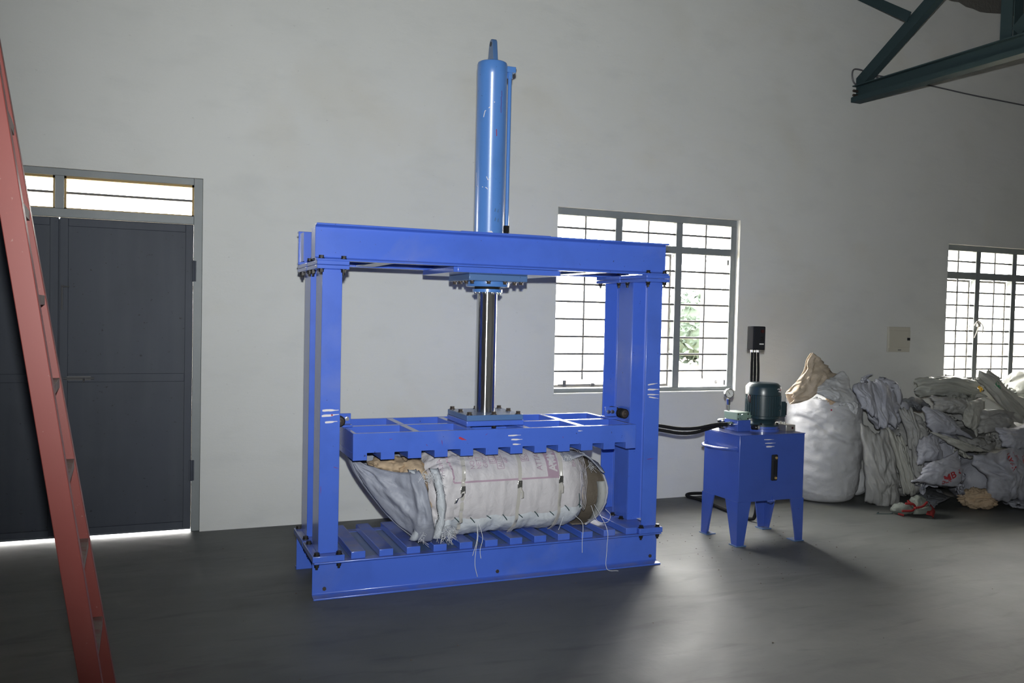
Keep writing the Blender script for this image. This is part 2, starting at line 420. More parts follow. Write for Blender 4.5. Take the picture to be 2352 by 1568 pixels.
# ------------------------------------------------------------------ windows
def window(name, x0, x1, z0, z1, mulls, ztrans, hole_y, bars, centre, open_bay=None, mid=3, fw=.055):
    root = structroot(name, ((x0+x1)/2, 0, z0))
    y0, y1 = hole_y
    f = MB()
    f.box(x0, x0+fw*.45, y0, y1, z0+.035, z1-fw); f.box(x1-fw, x1, y0, y1, z0+.035, z1-fw)
    f.box(x0, x1, y0, y1, z1-fw, z1); f.box(x0, x1, y0, y1, z0, z0+.035)
    obj('window_frame', f, 'frame', root, bevel=.003)
    edges = [x0+fw*.45] + [e for m in mulls for e in m] + [x1-fw]
    bays = [(edges[i], edges[i+1]) for i in range(0, len(edges), 2)]
    for a, b in mulls:
        m = MB(); m.box(a, b, y0, y1, z0+.035, z1-fw); obj('mullion', m, 'frame', root, bevel=.003)
    for a, b in bays:
        m = MB(); m.box(a, b, y0, y1, ztrans[0], ztrans[1]); obj('transom', m, 'frame', root, bevel=.003)
    yb = y0+.018
    for k, (a, b) in enumerate(bays):
        zm = (ztrans[1]+z1-fw)/2
        m = MB(); m.cyl((a, yb, zm), (b, yb, zm), .009, 8); obj('window_bar', m, 'iron', root)
        for z in bars:
            m = MB(); m.cyl((a, yb, z), (b, yb, z), .009, 8); obj('window_bar', m, 'iron', root)
        m = MB(); m.cyl((centre[k], yb+.011, bars[-1]-.07), (centre[k], yb+.011, z1-fw), .009, 8); obj('window_bar', m, 'iron', root)
        # fixed pane above, sash below
        m = MB(); m.box(a-.004, b+.004, y1-.02, y1-.015, ztrans[1]-.004, z1-fw+.004); obj('pane', m, 'frosted', root)
        sz0, sz1 = z0+.038, ztrans[0]-.003; sw = .022; zc = bars[mid]
        s = MB(); th = .022
        wd = b-a
        # sash in its own frame: hinge at local x=0, closed along -x
        def put(mbx, lx0, lx1, ly0, ly1, lz0, lz1, ang, hx, hy):
            t = MB(); t.box(lx0, lx1, ly0, ly1, lz0, lz1)
            ca, sa = cos(ang), sin(ang)
            mbx.add([(hx + p[0]*ca - p[1]*sa, hy + p[0]*sa + p[1]*ca, p[2]) for p in t.v], t.f)
        ang = 0.0 if k != open_bay else -radians(100)
        hx, hy = b, y1+.004
        for q in ((-sw, 0, sz0, sz1), (-wd, -wd+sw, sz0, sz1), (-wd+sw, -sw, sz1-sw, sz1), (-wd+sw, -sw, sz0, sz0+sw), (-wd+sw, -sw, zc-.008, zc+.008)):
            put(s, q[0], q[1], 0, th, q[2], q[3], ang, hx, hy)
        so = obj('window_sash', s, 'sash', root, bevel=.002)
        for (p0, p1) in ((sz0+sw, zc-.008), (zc+.008, sz1-sw)):
            g = MB(); put(g, -wd+sw-.003, -sw+.003, .009, .014, p0-.003, p1+.003, ang, hx, hy); obj('pane', g, 'frosted', so)
        h = MB()   # stay along the foot of the sash
        put(h, -wd+.06, -wd+.4, -.012, -.004, sz0+.018, sz0+.028, ang, hx, hy)
        put(h, -wd+.1, -wd+.13, -.02, 0, sz0+.01, sz0+.06, ang, hx, hy); put(h, -wd+.36, -wd+.39, -.02, 0, sz0+.008, sz0+.035, ang, hx, hy)
        obj('window_stay', h, 'iron', so)
        if k == open_bay:
            for zz in (sz1-.05, sz0+.03):
                h = MB(); h.box(b-.012, b+.012, y1-.03, y1+.03, zz-.022, zz+.022); obj('hinge', h, 'iron', root)
    s = MB(); s.box(x0-.008, x1+.008, -.004, y0, z0-.018, z0+.002); obj('window_sill', s, 'wall', root, bevel=.003)
    return root
bars1 = [2.076-.142*i for i in range(1, 8)]
window('window_1', 2.98, 4.745, .907, 2.40, [(3.535, 3.6), (4.125, 4.19)], (2.085, 2.145), (.05, .11), bars1, (3.27, 3.865, 4.445), open_bay=2)
bars2 = [1.985-.129*i for i in range(1, 8)]
window('window_2', 7.25, 9.0, .93, 2.325, [(7.7, 7.765), (8.225, 8.29)], (1.99, 2.06), (.05, .11), bars2, (7.48, 8.0, 8.6))
# a wire looped round the first mullion of the far window
mb = MB(); mb.tube(smoothpath([(7.69, .03, 1.40), (7.7, .0, 1.5), (7.66, -.02, 1.56), (7.64, -.01, 1.53), (7.7, .0, 1.57), (7.78, .01, 1.52), (7.8, .03, 1.45)], 8), .006, 6)
mb.lathe((7.7, -.005, 1.535), [(.001, -.03), (.022, -.02), (.02, .015), (.001, .03)], 10)
tag(obj('wire_knot', mb, 'wire'), 'pale wire knotted round a mullion of the far right window', 'wire')

# ------------------------------------------------------------------ double door with a glazed transom light
root = structroot('door_1', (-.55, 0, 0)); y0, y1 = .025, .085
f = MB()
f.box(.262, .318, y0, y1, 0, 2.405); f.box(-1.42, -1.364, y0, y1, 0, 2.405); f.box(-1.364, .262, y0, y1, 2.36, 2.405)
f.box(-1.364, .262, y0, y1, 2.095, 2.15); f.box(-.575, -.522, y0, y1, 2.15, 2.36)
obj('door_frame', f, 'frame', root, bevel=.003)
for a, b in ((-1.364, -.575), (-.522, .262)):
    g = MB()
    for q in ((a, a+.012, 2.15, 2.36), (b-.012, b, 2.15, 2.36), (a, b, 2.345, 2.36), (a, b, 2.15, 2.158)): g.box(q[0], q[1], y0+.012, y1-.01, q[2], q[3])
    obj('glazing_bead', g, 'ochre', root)
    g = MB(); g.box(a, b, y1-.03, y1-.025, 2.15, 2.36); obj('pane', g, 'frosted', root)
    g = MB(); g.cyl((a, y0+.03, 2.255), (b, y0+.03, 2.255), .009, 8); obj('window_bar', g, 'iron', root)
for k, (a, b) in enumerate(((-1.3635, -.552), (-.546, .2612))):
    lf = MB(); lf.box(a, b, y0+.02, y0+.024, .012, 2.0945)            # sheet
    leaf = obj('door_leaf', lf, 'door', root)
    fr = MB(); t = .05
    for q in ((a, a+t, .026, 2.09), (b-t, b, .026, 2.09), (a+t, b-t, 2.04, 2.09), (a+t, b-t, .026, .07), (a+t, b-t, 1.03, 1.085)):
        fr.box(q[0], q[1], y0+.004, y0+.02, q[2], q[3])
    obj('leaf_frame', fr, 'door', leaf, bevel=.003)
    hx = b+.003 if k else a-.003
    for z in (1.78, .42):
        h = MB(); h.box(hx-.016, hx+.016, y0-.006, y0+.012, z-.07, z+.07); h.cyl((hx, y0-.006, z-.07), (hx, y0-.006, z+.07), .009, 8)
        obj('hinge', h, 'door', leaf, bevel=.002)
m = MB(); m.box(-.57, -.53, y0+.02, y0+.032, .03, 2.085); obj('meeting_strip', m, 'door', root)
m = MB(); m.box(-.5, -.36, y0-.008, y0+.004, 1.045, 1.07); m.cyl((-.52, y0-.012, 1.057), (-.34, y0-.012, 1.057), .007, 8); m.bar((-.4, y0-.012, 1.057), (-.4, y0-.045, 1.04), .01, .01)
obj('door_bolt', m, 'iron', root)
m = MB(); m.cyl((-.53, y0-.01, 1.5), (-.53, y0-.01, 1.66), .006, 8); m.bar((-.53, y0-.01, 1.65), (-.49, y0-.04, 1.65), .01, .01)
obj('door_bolt', m, 'iron', root)
m = MB(); m.box(-.56, -.53, y0-.03, y0, .87, .92); m.tube([(-.555, y0-.015, .92), (-.555, y0-.015, .945), (-.535, y0-.015, .945), (-.535, y0-.015, .92)], .004, 6)
obj('padlock', m, 'ochre', root, bevel=.003)
# ------------------------------------------------------------------ hydraulic baling press
press = thing('baling_press', 'tall blue hydraulic baling press with a steel frame and upright ram cylinder', 'press', (1.875, -1.349, 0))
VC = -1.349
def channel_x(x0, x1, yweb, ytoe, z0, z1, tw=.009, tf=.012):
    """channel lying along x: web at yweb, flanges reaching to ytoe"""
    s = 1 if ytoe > yweb else -1
    poly = [(yweb, z0), (ytoe, z0), (ytoe, z0+tf*.8), (yweb+s*(tw+.008), z0+tf*1.15), (yweb+s*tw, z0+tf*1.6), (yweb+s*tw, z1-tf*1.6),
            (yweb+s*(tw+.008), z1-tf*1.15), (ytoe, z1-tf*.8), (ytoe, z1), (yweb, z1)]
    return MB().prism(poly, x0, x1, 'x')
def channel_z(xweb, xtoe, y0, y1, z0, z1, tw=.009, tf=.011):
    s = 1 if xtoe > xweb else -1
    poly = [(xweb, y0), (xtoe, y0), (xtoe, y0+tf*.8), (xweb+s*(tw+.01), y0+tf*1.15), (xweb+s*tw, y0+tf*1.9), (xweb+s*tw, y1-tf*1.9),
            (xweb+s*(tw+.01), y1-tf*1.15), (xtoe, y1-tf*.8), (xtoe, y1), (xweb, y1)]
    return MB().prism(poly, z0, z1, 'z')
YA, YB = -1.675, -1.023                                   # front and rear of the frame
# base
for yw, yt in ((YA+.062, YA), (YB-.062, YB)):
    obj('base_beam', channel_x(.805, 2.947, yw, yt, 0, .202), 'blue', press, bevel=.0025)
for x in (1.1, 1.87, 2.65):
    m = MB(); m.box(x-.03, x+.03, YA+.071, YB-.071, .03, .17); obj('cross_member', m, 'blue', press)
m = MB(); m.box(.97, 2.78, YA+.05, YB-.05, .19, .2); obj('bed_plate', m, 'blue_plate', press)
for k in range(12):
    x = 1.006+.1545*k; m = MB(); m.box(x, min(x+.078, 2.785), -1.655, -1.06, .202, .241)
    obj('bed_slat', m, 'blue', press, bevel=.003)
# columns, each of two channels and a guide plate
for web, toe, px0, px1 in ((.834, .94, .797, .967), (2.938, 2.832, 2.789, 2.955)):
    col = obj('column', channel_z(web, toe, -1.622, -1.44, .236, 1.757), 'blue', press, bevel=.002)
    obj('column', channel_z(web, toe, -1.258, -1.076, .236, 1.757), 'blue', press, bevel=.002)
    s = 1 if toe > web else -1
    m = MB(); m.box(min(toe-s*.014, toe-s*.002), max(toe-s*.014, toe-s*.002), -1.436, -1.262, .236, 1.757)
    obj('guide_plate', m, 'blue', press, bevel=.0015)
    for (a, b) in ((YA, VC-.004), (VC+.004, YB)):
        m = MB(); m.box(px0, px1, a, b, .2025, .2355); obj('foot_plate', m, 'blue', press, bevel=.003)
        m = MB(); m.box(px0, px1, a, b, 1.757, 1.7775); obj('column_head_plate', m, 'blue', press, bevel=.003)
        m = MB(); m.box(px0, px1, a, b, 1.7785, 1.8005); obj('beam_seat_plate', m, 'blue', press, bevel=.003)
# top beam
for yw, yt in ((YA+.05, YA), (YB-.05, YB)):
    obj('top_beam', channel_x(.792, 2.947, yw, yt, 1.8, 1.995), 'blue', press, bevel=.0025)
for x0, x1 in ((.80, .806), (2.93, 2.936)):
    m = MB(); m.box(x0, x1, YA+.06, VC-.12, 1.815, 1.98); obj('end_plate', m, 'blue', press)
    m = MB(); m.box(x0, x1, VC+.14, YB-.06, 1.815, 1.98); obj('end_plate', m, 'blue', press)
for x in (1.18, 2.5):
    m = MB(); m.box(x-.05, x+.05, YA+.06, YB-.06, 1.803, 1.812); obj('batten_plate', m, 'blue_plate', press)
for x in (1.62, 2.13):
    m = MB(); m.box(x-.006, x+.006, YA+.06, YB-.06, 1.81, 1.98); obj('stiffener', m, 'blue', press)
m = MB(); m.box(1.6, 2.15, YA+.03, YB-.03, 1.9955, 2.0005); obj('cylinder_seat', m, 'blue', press)
m = MB(); c = .05
m.prism([(1.553, YA+.02), (1.553+c*.4, YA), (2.2, YA), (2.217, YA+.02), (2.217, YB-.02), (2.2, YB), (1.553+c, YB), (1.553, YB-.04)], 1.768, 1.7985, 'z')
obj('beam_bottom_plate', m, 'blue', press, bevel=.002)
m = MB(); m.box(1.69, 2.058, -1.533, -1.165, 1.73, 1.7675); obj('cylinder_flange', m, 'blue_plate', press, bevel=.004)
m = MB(); m.lathe((1.875, VC, 0), [(.128, 1.7), (.13, 1.703), (.13, 1.7295)], 40); obj('cylinder_collar', m, 'blue_cyl', press)
m = MB(); m.lathe((1.875, VC, 0), [(.078, 1.686), (.078, 1.7)], 32); obj('dark_gap_ring', m, 'rubber', press)  # fills the gap between collar and gland, its shade put in as black
m = MB(); m.lathe((1.875, VC, 0), [(.088, 1.667), (.09, 1.669), (.09, 1.6855)], 36); obj('gland_ring', m, 'blue_cyl', press)
m = MB(); m.lathe((1.875, VC, 0), [(.0597, .945), (.0597, 1.69)], 64); obj('ram_rod', m, 'chrome', press)
m = MB(); m.lathe((1.875, VC, 0), [(.0895, 2.0005), (.0895, 2.955), (.0905, 2.957), (.0905, 3.025), (.087, 3.036), (.08, 3.04), (.0, 3.041)], 56)
cyl = obj('ram_cylinder', m, 'blue_cyl', press)
m = MB(); m.prism([(VC-.05, 3.04), (VC+.05, 3.04), (VC+.03, 3.15), (VC+.018, 3.172), (VC, 3.18), (VC-.018, 3.176), (VC-.03, 3.16)], 1.862, 1.892, 'x')
lug = obj('lifting_lug', m, 'blue_plate', press, bevel=.003)
m = MB(); m.cyl((1.8612, VC+.0, 3.15), (1.8606, VC, 3.15), .014, 14); obj('lug_hole', m, 'bolt', lug)
# return pipe beside the cylinder
pipe = MB(); pipe.cyl((1.99, VC, 2.07), (1.99, VC, 2.99), .0115, 14); pipe = obj('return_pipe', pipe, 'blue_cyl', press)
m = MB(); m.box(1.962, 2.022, VC-.02, VC+.02, 2.995, 3.03); m.cyl((1.99, VC, 2.96), (1.99, VC, 2.997), .018, 6); obj('elbow_fitting', m, 'blue_cyl', pipe, bevel=.003)
m = MB(); m.cyl((2.022, VC, 3.012), (2.027, VC, 3.012), .014, 6); obj('fitting_plug', m, 'dusty_bolt', pipe)
m = MB(); m.cyl((1.99, VC, 2.035), (1.99, VC, 2.075), .02, 6); m.cyl((1.99, VC, 2.0), (1.99, VC, 2.036), .013, 12); obj('pipe_nut', m, 'rubber', pipe)
m = MB(); m.cyl((2.02, VC-.06, 2.0), (2.02, VC-.06, 2.012), .03, 12); obj('port_plug', m, 'blue_plate', press)
# bolts (hex heads and nuts share their meshes)
_bolt = {}
def bolt(x, y, z, up=1, r=.0145, h=.013, mat='bolt', washer=False, shank=.0, name='bolt', parent=None, axis='z'):
    key = (r, h, mat, shank, axis, name)
    parent = parent or press
    if key not in _bolt:
        m = MB(); a = Vector((0, 0, 1)) if axis == 'z' else Vector((0, -1, 0))
        m.cyl((0, 0, 0), a*.003, r*1.25, 14); m.cyl(a*.003, a*(.003+h), r, 6)
        if shank: m.cyl(a*(.003+h), a*(.003+h+shank), r*.55, 8)
        o = obj(name, m, mat, parent); _bolt[key] = o
        o.location = Vector((x, y, z)) - wloc(parent)
        o.data.transform(Matrix.Translation(wloc(parent)))
    else:
        o = dup(_bolt[key]); o.parent = parent; o.location = Vector((x, y, z)) - wloc(parent)
    if up < 0: o.scale = (1, 1, -1) if axis == 'z' else (1, -1, 1)
for x0, x1 in ((.822, .94), (2.812, 2.93)):
    for y in (YA+.022, VC-.055, VC+.055, YB-.022):
        for x in ((x0, x1) if abs(y-VC) > .1 else ((x0+.0,) if x0 < 1 else (x0,))):
            bolt(x, y, .2355); bolt(x, y, .19, -1, r=.013, h=.014, shank=.012, name='nut')
            bolt(x, y, 1.812, r=.0135); bolt(x, y, 1.757, -1, r=.0135, h=.014, shank=.014, name='nut')
for i in range(4):                                        # flange screws below the cylinder flange
    a = -.155+.31*i/3
    for (dx, dy) in ((a, -.155), (a, .155)) if 0 < i < 3 else ((a, -.155), (a, .155), (a, -.052), (a, .052)):
        bolt(1.874+dx, VC+dy, 1.73, -1, r=.012, h=.013, mat='dusty_bolt', name='flange_screw')
for i in range(12):
    bolt(1.875+.076*cos(i*pi/6), VC+.076*sin(i*pi/6), 1.667, -1, r=.0055, h=.008, mat='bright_steel', name='gland_screw')
# platen
plat = press
ZT, ZB, ZN = .882, .7355, .775
poly = [(1.003, ZT), (1.003, ZB)]
for k in range(12):
    x = 1.003+.1523*k; x2 = min(x+.077, 2.748)
    poly += [(x, ZB)] if k else []
    poly += [(x2, ZB)]
    if k < 11: poly += [(x2, ZN), (1.003+.1523*(k+1), ZN)]
poly += [(2.748, ZT)]
def castle(y0, y1):
    """toothed plate: upper band and teeth welded as one outline"""
    m = MB(); m.prism(poly, y0, y1, 'y'); return m
obj('platen_front_plate', castle(-1.667, -1.645), 'blue', press, bevel=.002)
obj('platen_rear_plate', castle(-1.054, -1.032), 'blue', press, bevel=.002)
for x0 in (1.003, 2.726):
    m = MB(); m.box(x0, x0+.022, -1.645, -1.054, ZN, ZT); obj('platen_end_plate', m, 'blue', press, bevel=.002)
for k in range(12):
    x = 1.003+.1523*k; m = MB(); m.box(x+.001, min(x+.076, 2.747), -1.6445, -1.0545, ZB+.001, ZN-.001)
    obj('press_tooth', m, 'blue', press, bevel=.002)
m = MB(); m.box(1.026, 2.725, -1.6445, -1.0545, ZN+.0005, ZN+.01); obj('platen_floor', m, 'blue_plate', press)
m = MB(); m.box(1.025, 2.726, VC-.016, VC+.016, ZN+.011, ZT-.002); obj('platen_rib', m, 'blue', press, bevel=.002)
for x in (1.36, 1.69, 2.03, 2.39):
    for a, b in ((-1.6445, VC-.0165), (VC+.0165, -1.0545)):
        m = MB(); m.box(x-.02, x+.02, a, b, ZN+.011, ZT-.001); obj('platen_rib', m, 'blue', press, bevel=.002)
m = MB(); m.box(1.695, 2.055, -1.53, -1.17, ZT-.0005, .912); obj('ram_foot_plate', m, 'blue', press, bevel=.003)
m = MB(); m.box(1.697, 2.053, -1.528, -1.172, .9125, .9455); obj('ram_foot_flange', m, 'blue_plate', press, bevel=.003)
for dx in (-.155, 0, .155):
    for dy in (-.155, 0, .155):
        if dx or dy:
            bolt(1.875+dx, VC+dy, .9455, r=.0145, h=.014, name='flange_bolt', mat='dusty_bolt')
            if dy < 0: bolt(1.875+dx, VC+dy, ZT, -1, r=.0145, h=.012, name='flange_nut')
for (x, y, r) in ((.87, YA+.0015, .01), (1.87, YA+.0015, .01), (2.9, YA+.0015, .01)):
    bolt(x, YA+.062, .045, axis='y', r=.011, h=.012, mat='dusty_bolt', name='web_bolt')
# guide rollers on both ends of the platen
for s, xr, xb in ((1, 2.797, 2.70), (-1, .976, 1.055)):
    m = MB()
    m.box(min(xb, xb+s*.085), max(xb, xb+s*.085), VC-.012, VC+.0, .895, .955); m.box(min(xb, xb+s*.06), max(xb, xb+s*.06), VC-.06, VC+.05, .8825, .894)
    br = obj('roller_bracket', m, 'blue', press, bevel=.002)
    for dx in (.022, .05): bolt(xb+s*dx, VC-.012, .925, axis='y', r=.01, h=.012, mat='bright_steel', name='bracket_bolt', parent=br)
    for y0 in (-1.445, -1.33):
        m = MB(); m.lathe((xr, y0, .92), [(.006, -.001), (.017, 0), (.026, .002), (.031, .005), (.031, .026), (.028, .028), (.028, .034), (.031, .036), (.031, .062), (.026, .066), (.01, .07), (.004, .072)], 24, axis=(0, 1, 0))
        ro = obj('guide_roller', m, 'rubber', press)
        m = MB(); m.lathe((xr, y0, .92), [(.001, -.012), (.01, -.01), (.012, -.004), (.024, -.001), (.024, .002)], 16, axis=(0, 1, 0)); obj('roller_cap', m, 'dusty_bolt', ro)
    m = MB(); m.cyl((xr, -1.39, .92), (xr, -1.30, .92), .012, 10); obj('roller_axle', m, 'dusty_bolt', press)
# painted and scribbled marks
tri = lambda L, g, w: [(0, g, L*.98, g-.006, w), (-.03*L/.1, 0, L*.95, -.004, w*1.1), (-.02*L/.1, -g, L*.93, -g-.007, w)]
yw = YA+.05
strokes(press, (1.802, yw, 1.915), (1, 0, 0), (0, 0, 1), (0, -1, 0), [(0, .034, .13, .031, .011), (-.024, .004, .117, .001, .013), (-.022, -.03, .117, -.033, .011)])
dot(press, (1.832, yw-.001, 1.919), (0, -1, 0), .006)
strokes(press, (.842, -1.622, .975), (1, 0, 0), (0, 0, 1), (0, -1, 0), [(.003, .03, .09, .031, .013), (0, 0, .092, .008, .013), (.018, -.034, .084, -.03, .011)])
dot(press, (.896, -1.623, .98), (0, -1, 0), .005)
strokes(press, (2.85, -1.622, 1.09), (1, 0, 0), (0, 0, 1), (0, -1, 0), [(.0, .03, .07, .04, .008), (.0, .0, .08, .002, .011), (-.0, -.03, .082, -.032, .008), (.01, -.045, .08, -.056, .008)])
strokes(press, (1.90, -1.667, .83), (1, 0, 0), (0, 0, 1), (0, -1, 0), [(0, .012, .08, .013, .008), (.02, -.012, .09, -.012, .009), (.03, -.04, .08, -.04, .009)])
strokes(press, (1.6, -1.667, .84), (1, 0, 0), (0, 0, 1), (0, -1, 0), [(.0, .0, .045, -.014, .013)], 'red_dot')
strokes(press, (2.35, -1.667, .855), (1, 0, 0), (0, 0, 1), (0, -1, 0), [(.0, .0, .03, .0, .005)])
strokes(press, (.0, -1.667, 0), (1, 0, 0), (0, 0, 1), (0, -1, 0), [(1.5, .83, 1.505, .80, .004), (1.2, .845, 1.22, .847, .004), (1.76, .85, 1.775, .86, .003), (2.25, .825, 2.252, .815, .004), (1.315, .755, 1.313, .742, .003), (1.41, .81, 1.42, .80, .003)], 'violet_mark', name='marker_scribble')
strokes(press, (0, -1.622, 0), (1, 0, 0), (0, 0, 1), (0, -1, 0), [(.91, .7, .938, .69, .004), (.843, .6, .8435, .55, .003), (2.86, .655, 2.91, .66, .005)], 'violet_mark', name='marker_scribble')
# scratches on the cylinder
def on_cyl(a, z, off=.0006): return Vector((1.875+(.0895+off)*sin(a), VC-(.0895+off)*cos(a), z))
def cylmark(pts, w, mat):
    m = MB(); a = []; b = []
    for i in range(len(pts)):
        p, q = pts[max(i-1, 0)], pts[min(i+1, len(pts)-1)]
        d = Vector(((q[0]-p[0])*.09, q[1]-p[1])).normalized()
        a.append(on_cyl(pts[i][0]-d.y*w/.18, pts[i][1]+d.x*w/2)); b.append(on_cyl(pts[i][0]+d.y*w/.18, pts[i][1]-d.x*w/2))
    n = len(pts); m.add(a+b, [(i, n+i, n+i+1, i+1) for i in range(n-1)]); obj('paint_scratch', m, mat, cyl, smooth=180)
cylmark([(.33, 2.86), (.36, 2.83), (.3, 2.82), (.34, 2.79), (.31, 2.76), (.33, 2.73)], .004, 'violet_mark')
cylmark([(-.9, 2.70), (-.8, 2.735), (-.5, 2.755), (-.15, 2.79)], .005, 'white_paint')
cylmark([(-1.5, 2.38), (-1.4, 2.30), (-1.3, 2.295)], .004, 'white_paint'); cylmark([(-.9, 2.29), (-.6, 2.285), (-.5, 2.275)], .004, 'white_paint')
cylmark([(-.6, 2.35), (-.5, 2.33), (-.35, 2.34)], .004, 'white_paint'); cylmark([(.0, 2.63), (.02, 2.59)], .005, 'red_dot')
cylmark([(-.4, 2.02), (-.2, 2.025), (-.1, 2.015)], .012, 'white_paint'); cylmark([(.22, 2.995), (.34, 2.99)], .012, 'bolt')
cylmark([(.0, 2.155), (.3, 2.15)], .02, 'blue_plate'); cylmark([(.02, 2.1), (.32, 2.095)], .022, 'blue_plate')

# ------------------------------------------------------------------ bale under the platen
bale = thing('sack_bale', 'strapped bale wrapped in printed white plastic sacking on the press bed', 'bale', (1.9, -1.35, .2415))
BX0, BX1, BV, BZ, BA, BB = 1.462, 2.45, -1.35, .489, .265, .247
STR = [1.655, 2.005, 2.275]
def bale_pt(x, a, off=0.0):
    """a: angle from the front upwards"""
    c, s = cos(a), sin(a)
    ex = 2/2.7
    y = -BA*math.copysign(abs(c)**ex, c); z = BB*math.copysign(abs(s)**ex, s)
    t = (x-BX0)/(BX1-BX0)
    k = 1.0
    e = min(t, 1-t)*(BX1-BX0)
    if e < .12: k *= sqrt(max(0, 1-((.12-e)/.12)**2*.42))
    for q in STR: k *= 1-.014*exp(-((x-q)/.018)**2)
    wr = .012*ridge(x*9, a*1.4+3, 1.0, 4)-.006
    if t < .38: wr += (.38-t)/.38*(.06*ridge(x*4+a*3.9, a*2.6-x*4, 5.0, 4)-.034)
    if t > .8: wr += (t-.8)/.2*(.02*ridge(x*5-a*3, a*3, 8.0, 3)-.012)
    r = Vector((0, y, z)); L = r.length
    r = r*(k + (wr+off)/L)
    z = r.z
    if s > 0:                                             # squeezed up into the gaps of the toothed platen
        ph = ((x-1.003) % .1523)/.1523
        lim = .7345-BZ if ph < .53 else .7345-BZ+.032*sin((ph-.53)/.47*pi)**.7
        z = min(z, lim+off*.4)
    z = max(z, .2425-BZ - off*.2)
    return Vector((x, BV+r.y, BZ+z))
m = MB(); nx, na = 150, 88
P = [[bale_pt(BX0+(BX1-BX0)*i/nx, 2*pi*j/na) for j in range(na)] for i in range(nx+1)]
m.grid(P, closed=True)
for e in (0, nx):                                         # end caps, sunken and rumpled
    c = sum(P[e], Vector())/na; s = -1 if e == 0 else 1
    prev = P[e]; ring = []
    rows = [[c+(p-c)*q + Vector((s*(.035*(1-q)+.02*nz(p.y*14*q, p.z*14*q, e)), 0, 0)) for p in P[e]] for q in (1, .85, .65, .4, .15)]
    m.grid(rows, 1, closed=True)
obj('sack_wrapping', m, ['bale_white', 'beige_cloth'], bale, smooth=180)
def seam_a(x): return -.34 - .1*abs(sin((x-1.62)/.115*pi/2))**.8 + .13*max(0, (x-2.1))/.4
# straps with crimped seals
for k, q in enumerate(STR):
    m = MB(); rows = []
    for j in range(97):
        a = -2.2+4.4*j/96
        xo = q + .02*sin(a*1.3) - .006
        lift = .022*min(1, max(0, (seam_a(xo)+.16-a)/.16))
        rows.append([bale_pt(xo-.011, a, .0035+lift*.9), bale_pt(xo-.010, a, .006+lift), bale_pt(xo+.010, a, .006+lift), bale_pt(xo+.011, a, .0035+lift*.9)])
    m.grid(rows); st = obj('strap', m, 'strap', bale, smooth=60)
    a0 = (.1, .14, .19)[k]
    c = bale_pt(q+.02*sin(a0*1.3)-.006, a0, .006); m = MB()
    m.box(c.x-.014, c.x+.014, c.y-.007, c.y+.003, c.z-.024, c.z+.02); m.box(c.x-.017, c.x-.012, c.y-.009, c.y+.0, c.z-.024, c.z+.01)
    obj('strap_seal', m, 'bright_steel', st, bevel=.002)
    m = MB(); d = (-.05, .012, .004)[k]
    tail = smoothpath([(c.x, c.y-.006, c.z-.02), (c.x+d*.3, c.y-.02, c.z-.04), (c.x+d*.8, c.y-.022, c.z-.05), (c.x+d, c.y-.018, c.z-(.075 if k == 0 else .085))], 5)
    rows = [[p+Vector((-.008, 0, 0)), p+Vector((.008, 0, .004))] for p in tail]; m.grid(rows)
    obj('strap_tail', m, 'strap' if k else 'bright_steel', st, smooth=180, solid=.001)
# printing on the wrapping: lines run up the curve of the bale
def on_bale(px, py, x, a, size_a):
    return bale_pt(x-py, a+px/size_a, .0035)
def bale_text(body, x, a, size, bold=.0):
    vs, fs = text_mesh(body, size, bold); m = MB()
    m.add([on_bale(p[0], p[1], x, a, .26) for p in vs], fs); obj('lettering', m, 'violet_print', bale, smooth=180)
def bale_line(x0, a0, x1, a1, w, name='printed_line'):
    m = MB(); n = 26; rows = []
    for i in range(n+1):
        t = i/n; x = x0+(x1-x0)*t; a = a0+(a1-a0)*t
        if abs(x1-x0) > abs(a1-a0)*.25: rows.append([bale_pt(x, a-w/.52, .0035), bale_pt(x, a+w/.52, .0035)])
        else: rows.append([bale_pt(x-w/2, a, .0035), bale_pt(x+w/2, a, .0035)])
    m.grid(rows); obj(name, m, 'violet_print', bale, smooth=180)
bale_line(1.6, .24, 2.27, .24, .010); bale_line(1.6, .24, 1.575, 1.0, .010)
bale_line(2.225, .25, 2.225, 1.05, .078, 'printed_band')
bale_text('PHTENBA', 1.545, .4, .034); bale_text('NO OF', 1.735, .55, .042); bale_text('NETT', 1.775, .55, .042); bale_text('GROSS', 1.815, .57, .042)
bale_text('ELEC', 1.862, .72, .04); bale_text('AUTOCO', 1.905, .55, .04); bale_text('400', 1.945, .68, .036); bale_text('EC', 2.07, .74, .05); bale_text('ATTAWITH', 2.155, .42, .055)
bale_text('BHP', 2.385, .48, .042)
for xa, xb, aa, ab in ((1.83, 1.868, .69, 1.05), (1.872, 1.912, .52, 1.05), (2.03, 2.078, .71, 1.0)):
    for x in (xa, xb): bale_line(x, aa, x, ab, .004)
    bale_line(xa, aa, xb, aa, .004)
m = MB()                                                  # pale letters on the band
for body, a in (('A', .38), ('V', .56), ('I', .72), ('M', .8)):
    vs, fs = text_mesh(body, .075, .002); m.add([bale_pt(2.252-p[1], a+p[0]/.26, .0048) for p in vs], fs)
obj('lettering', m, 'bale_white', bale, smooth=180)
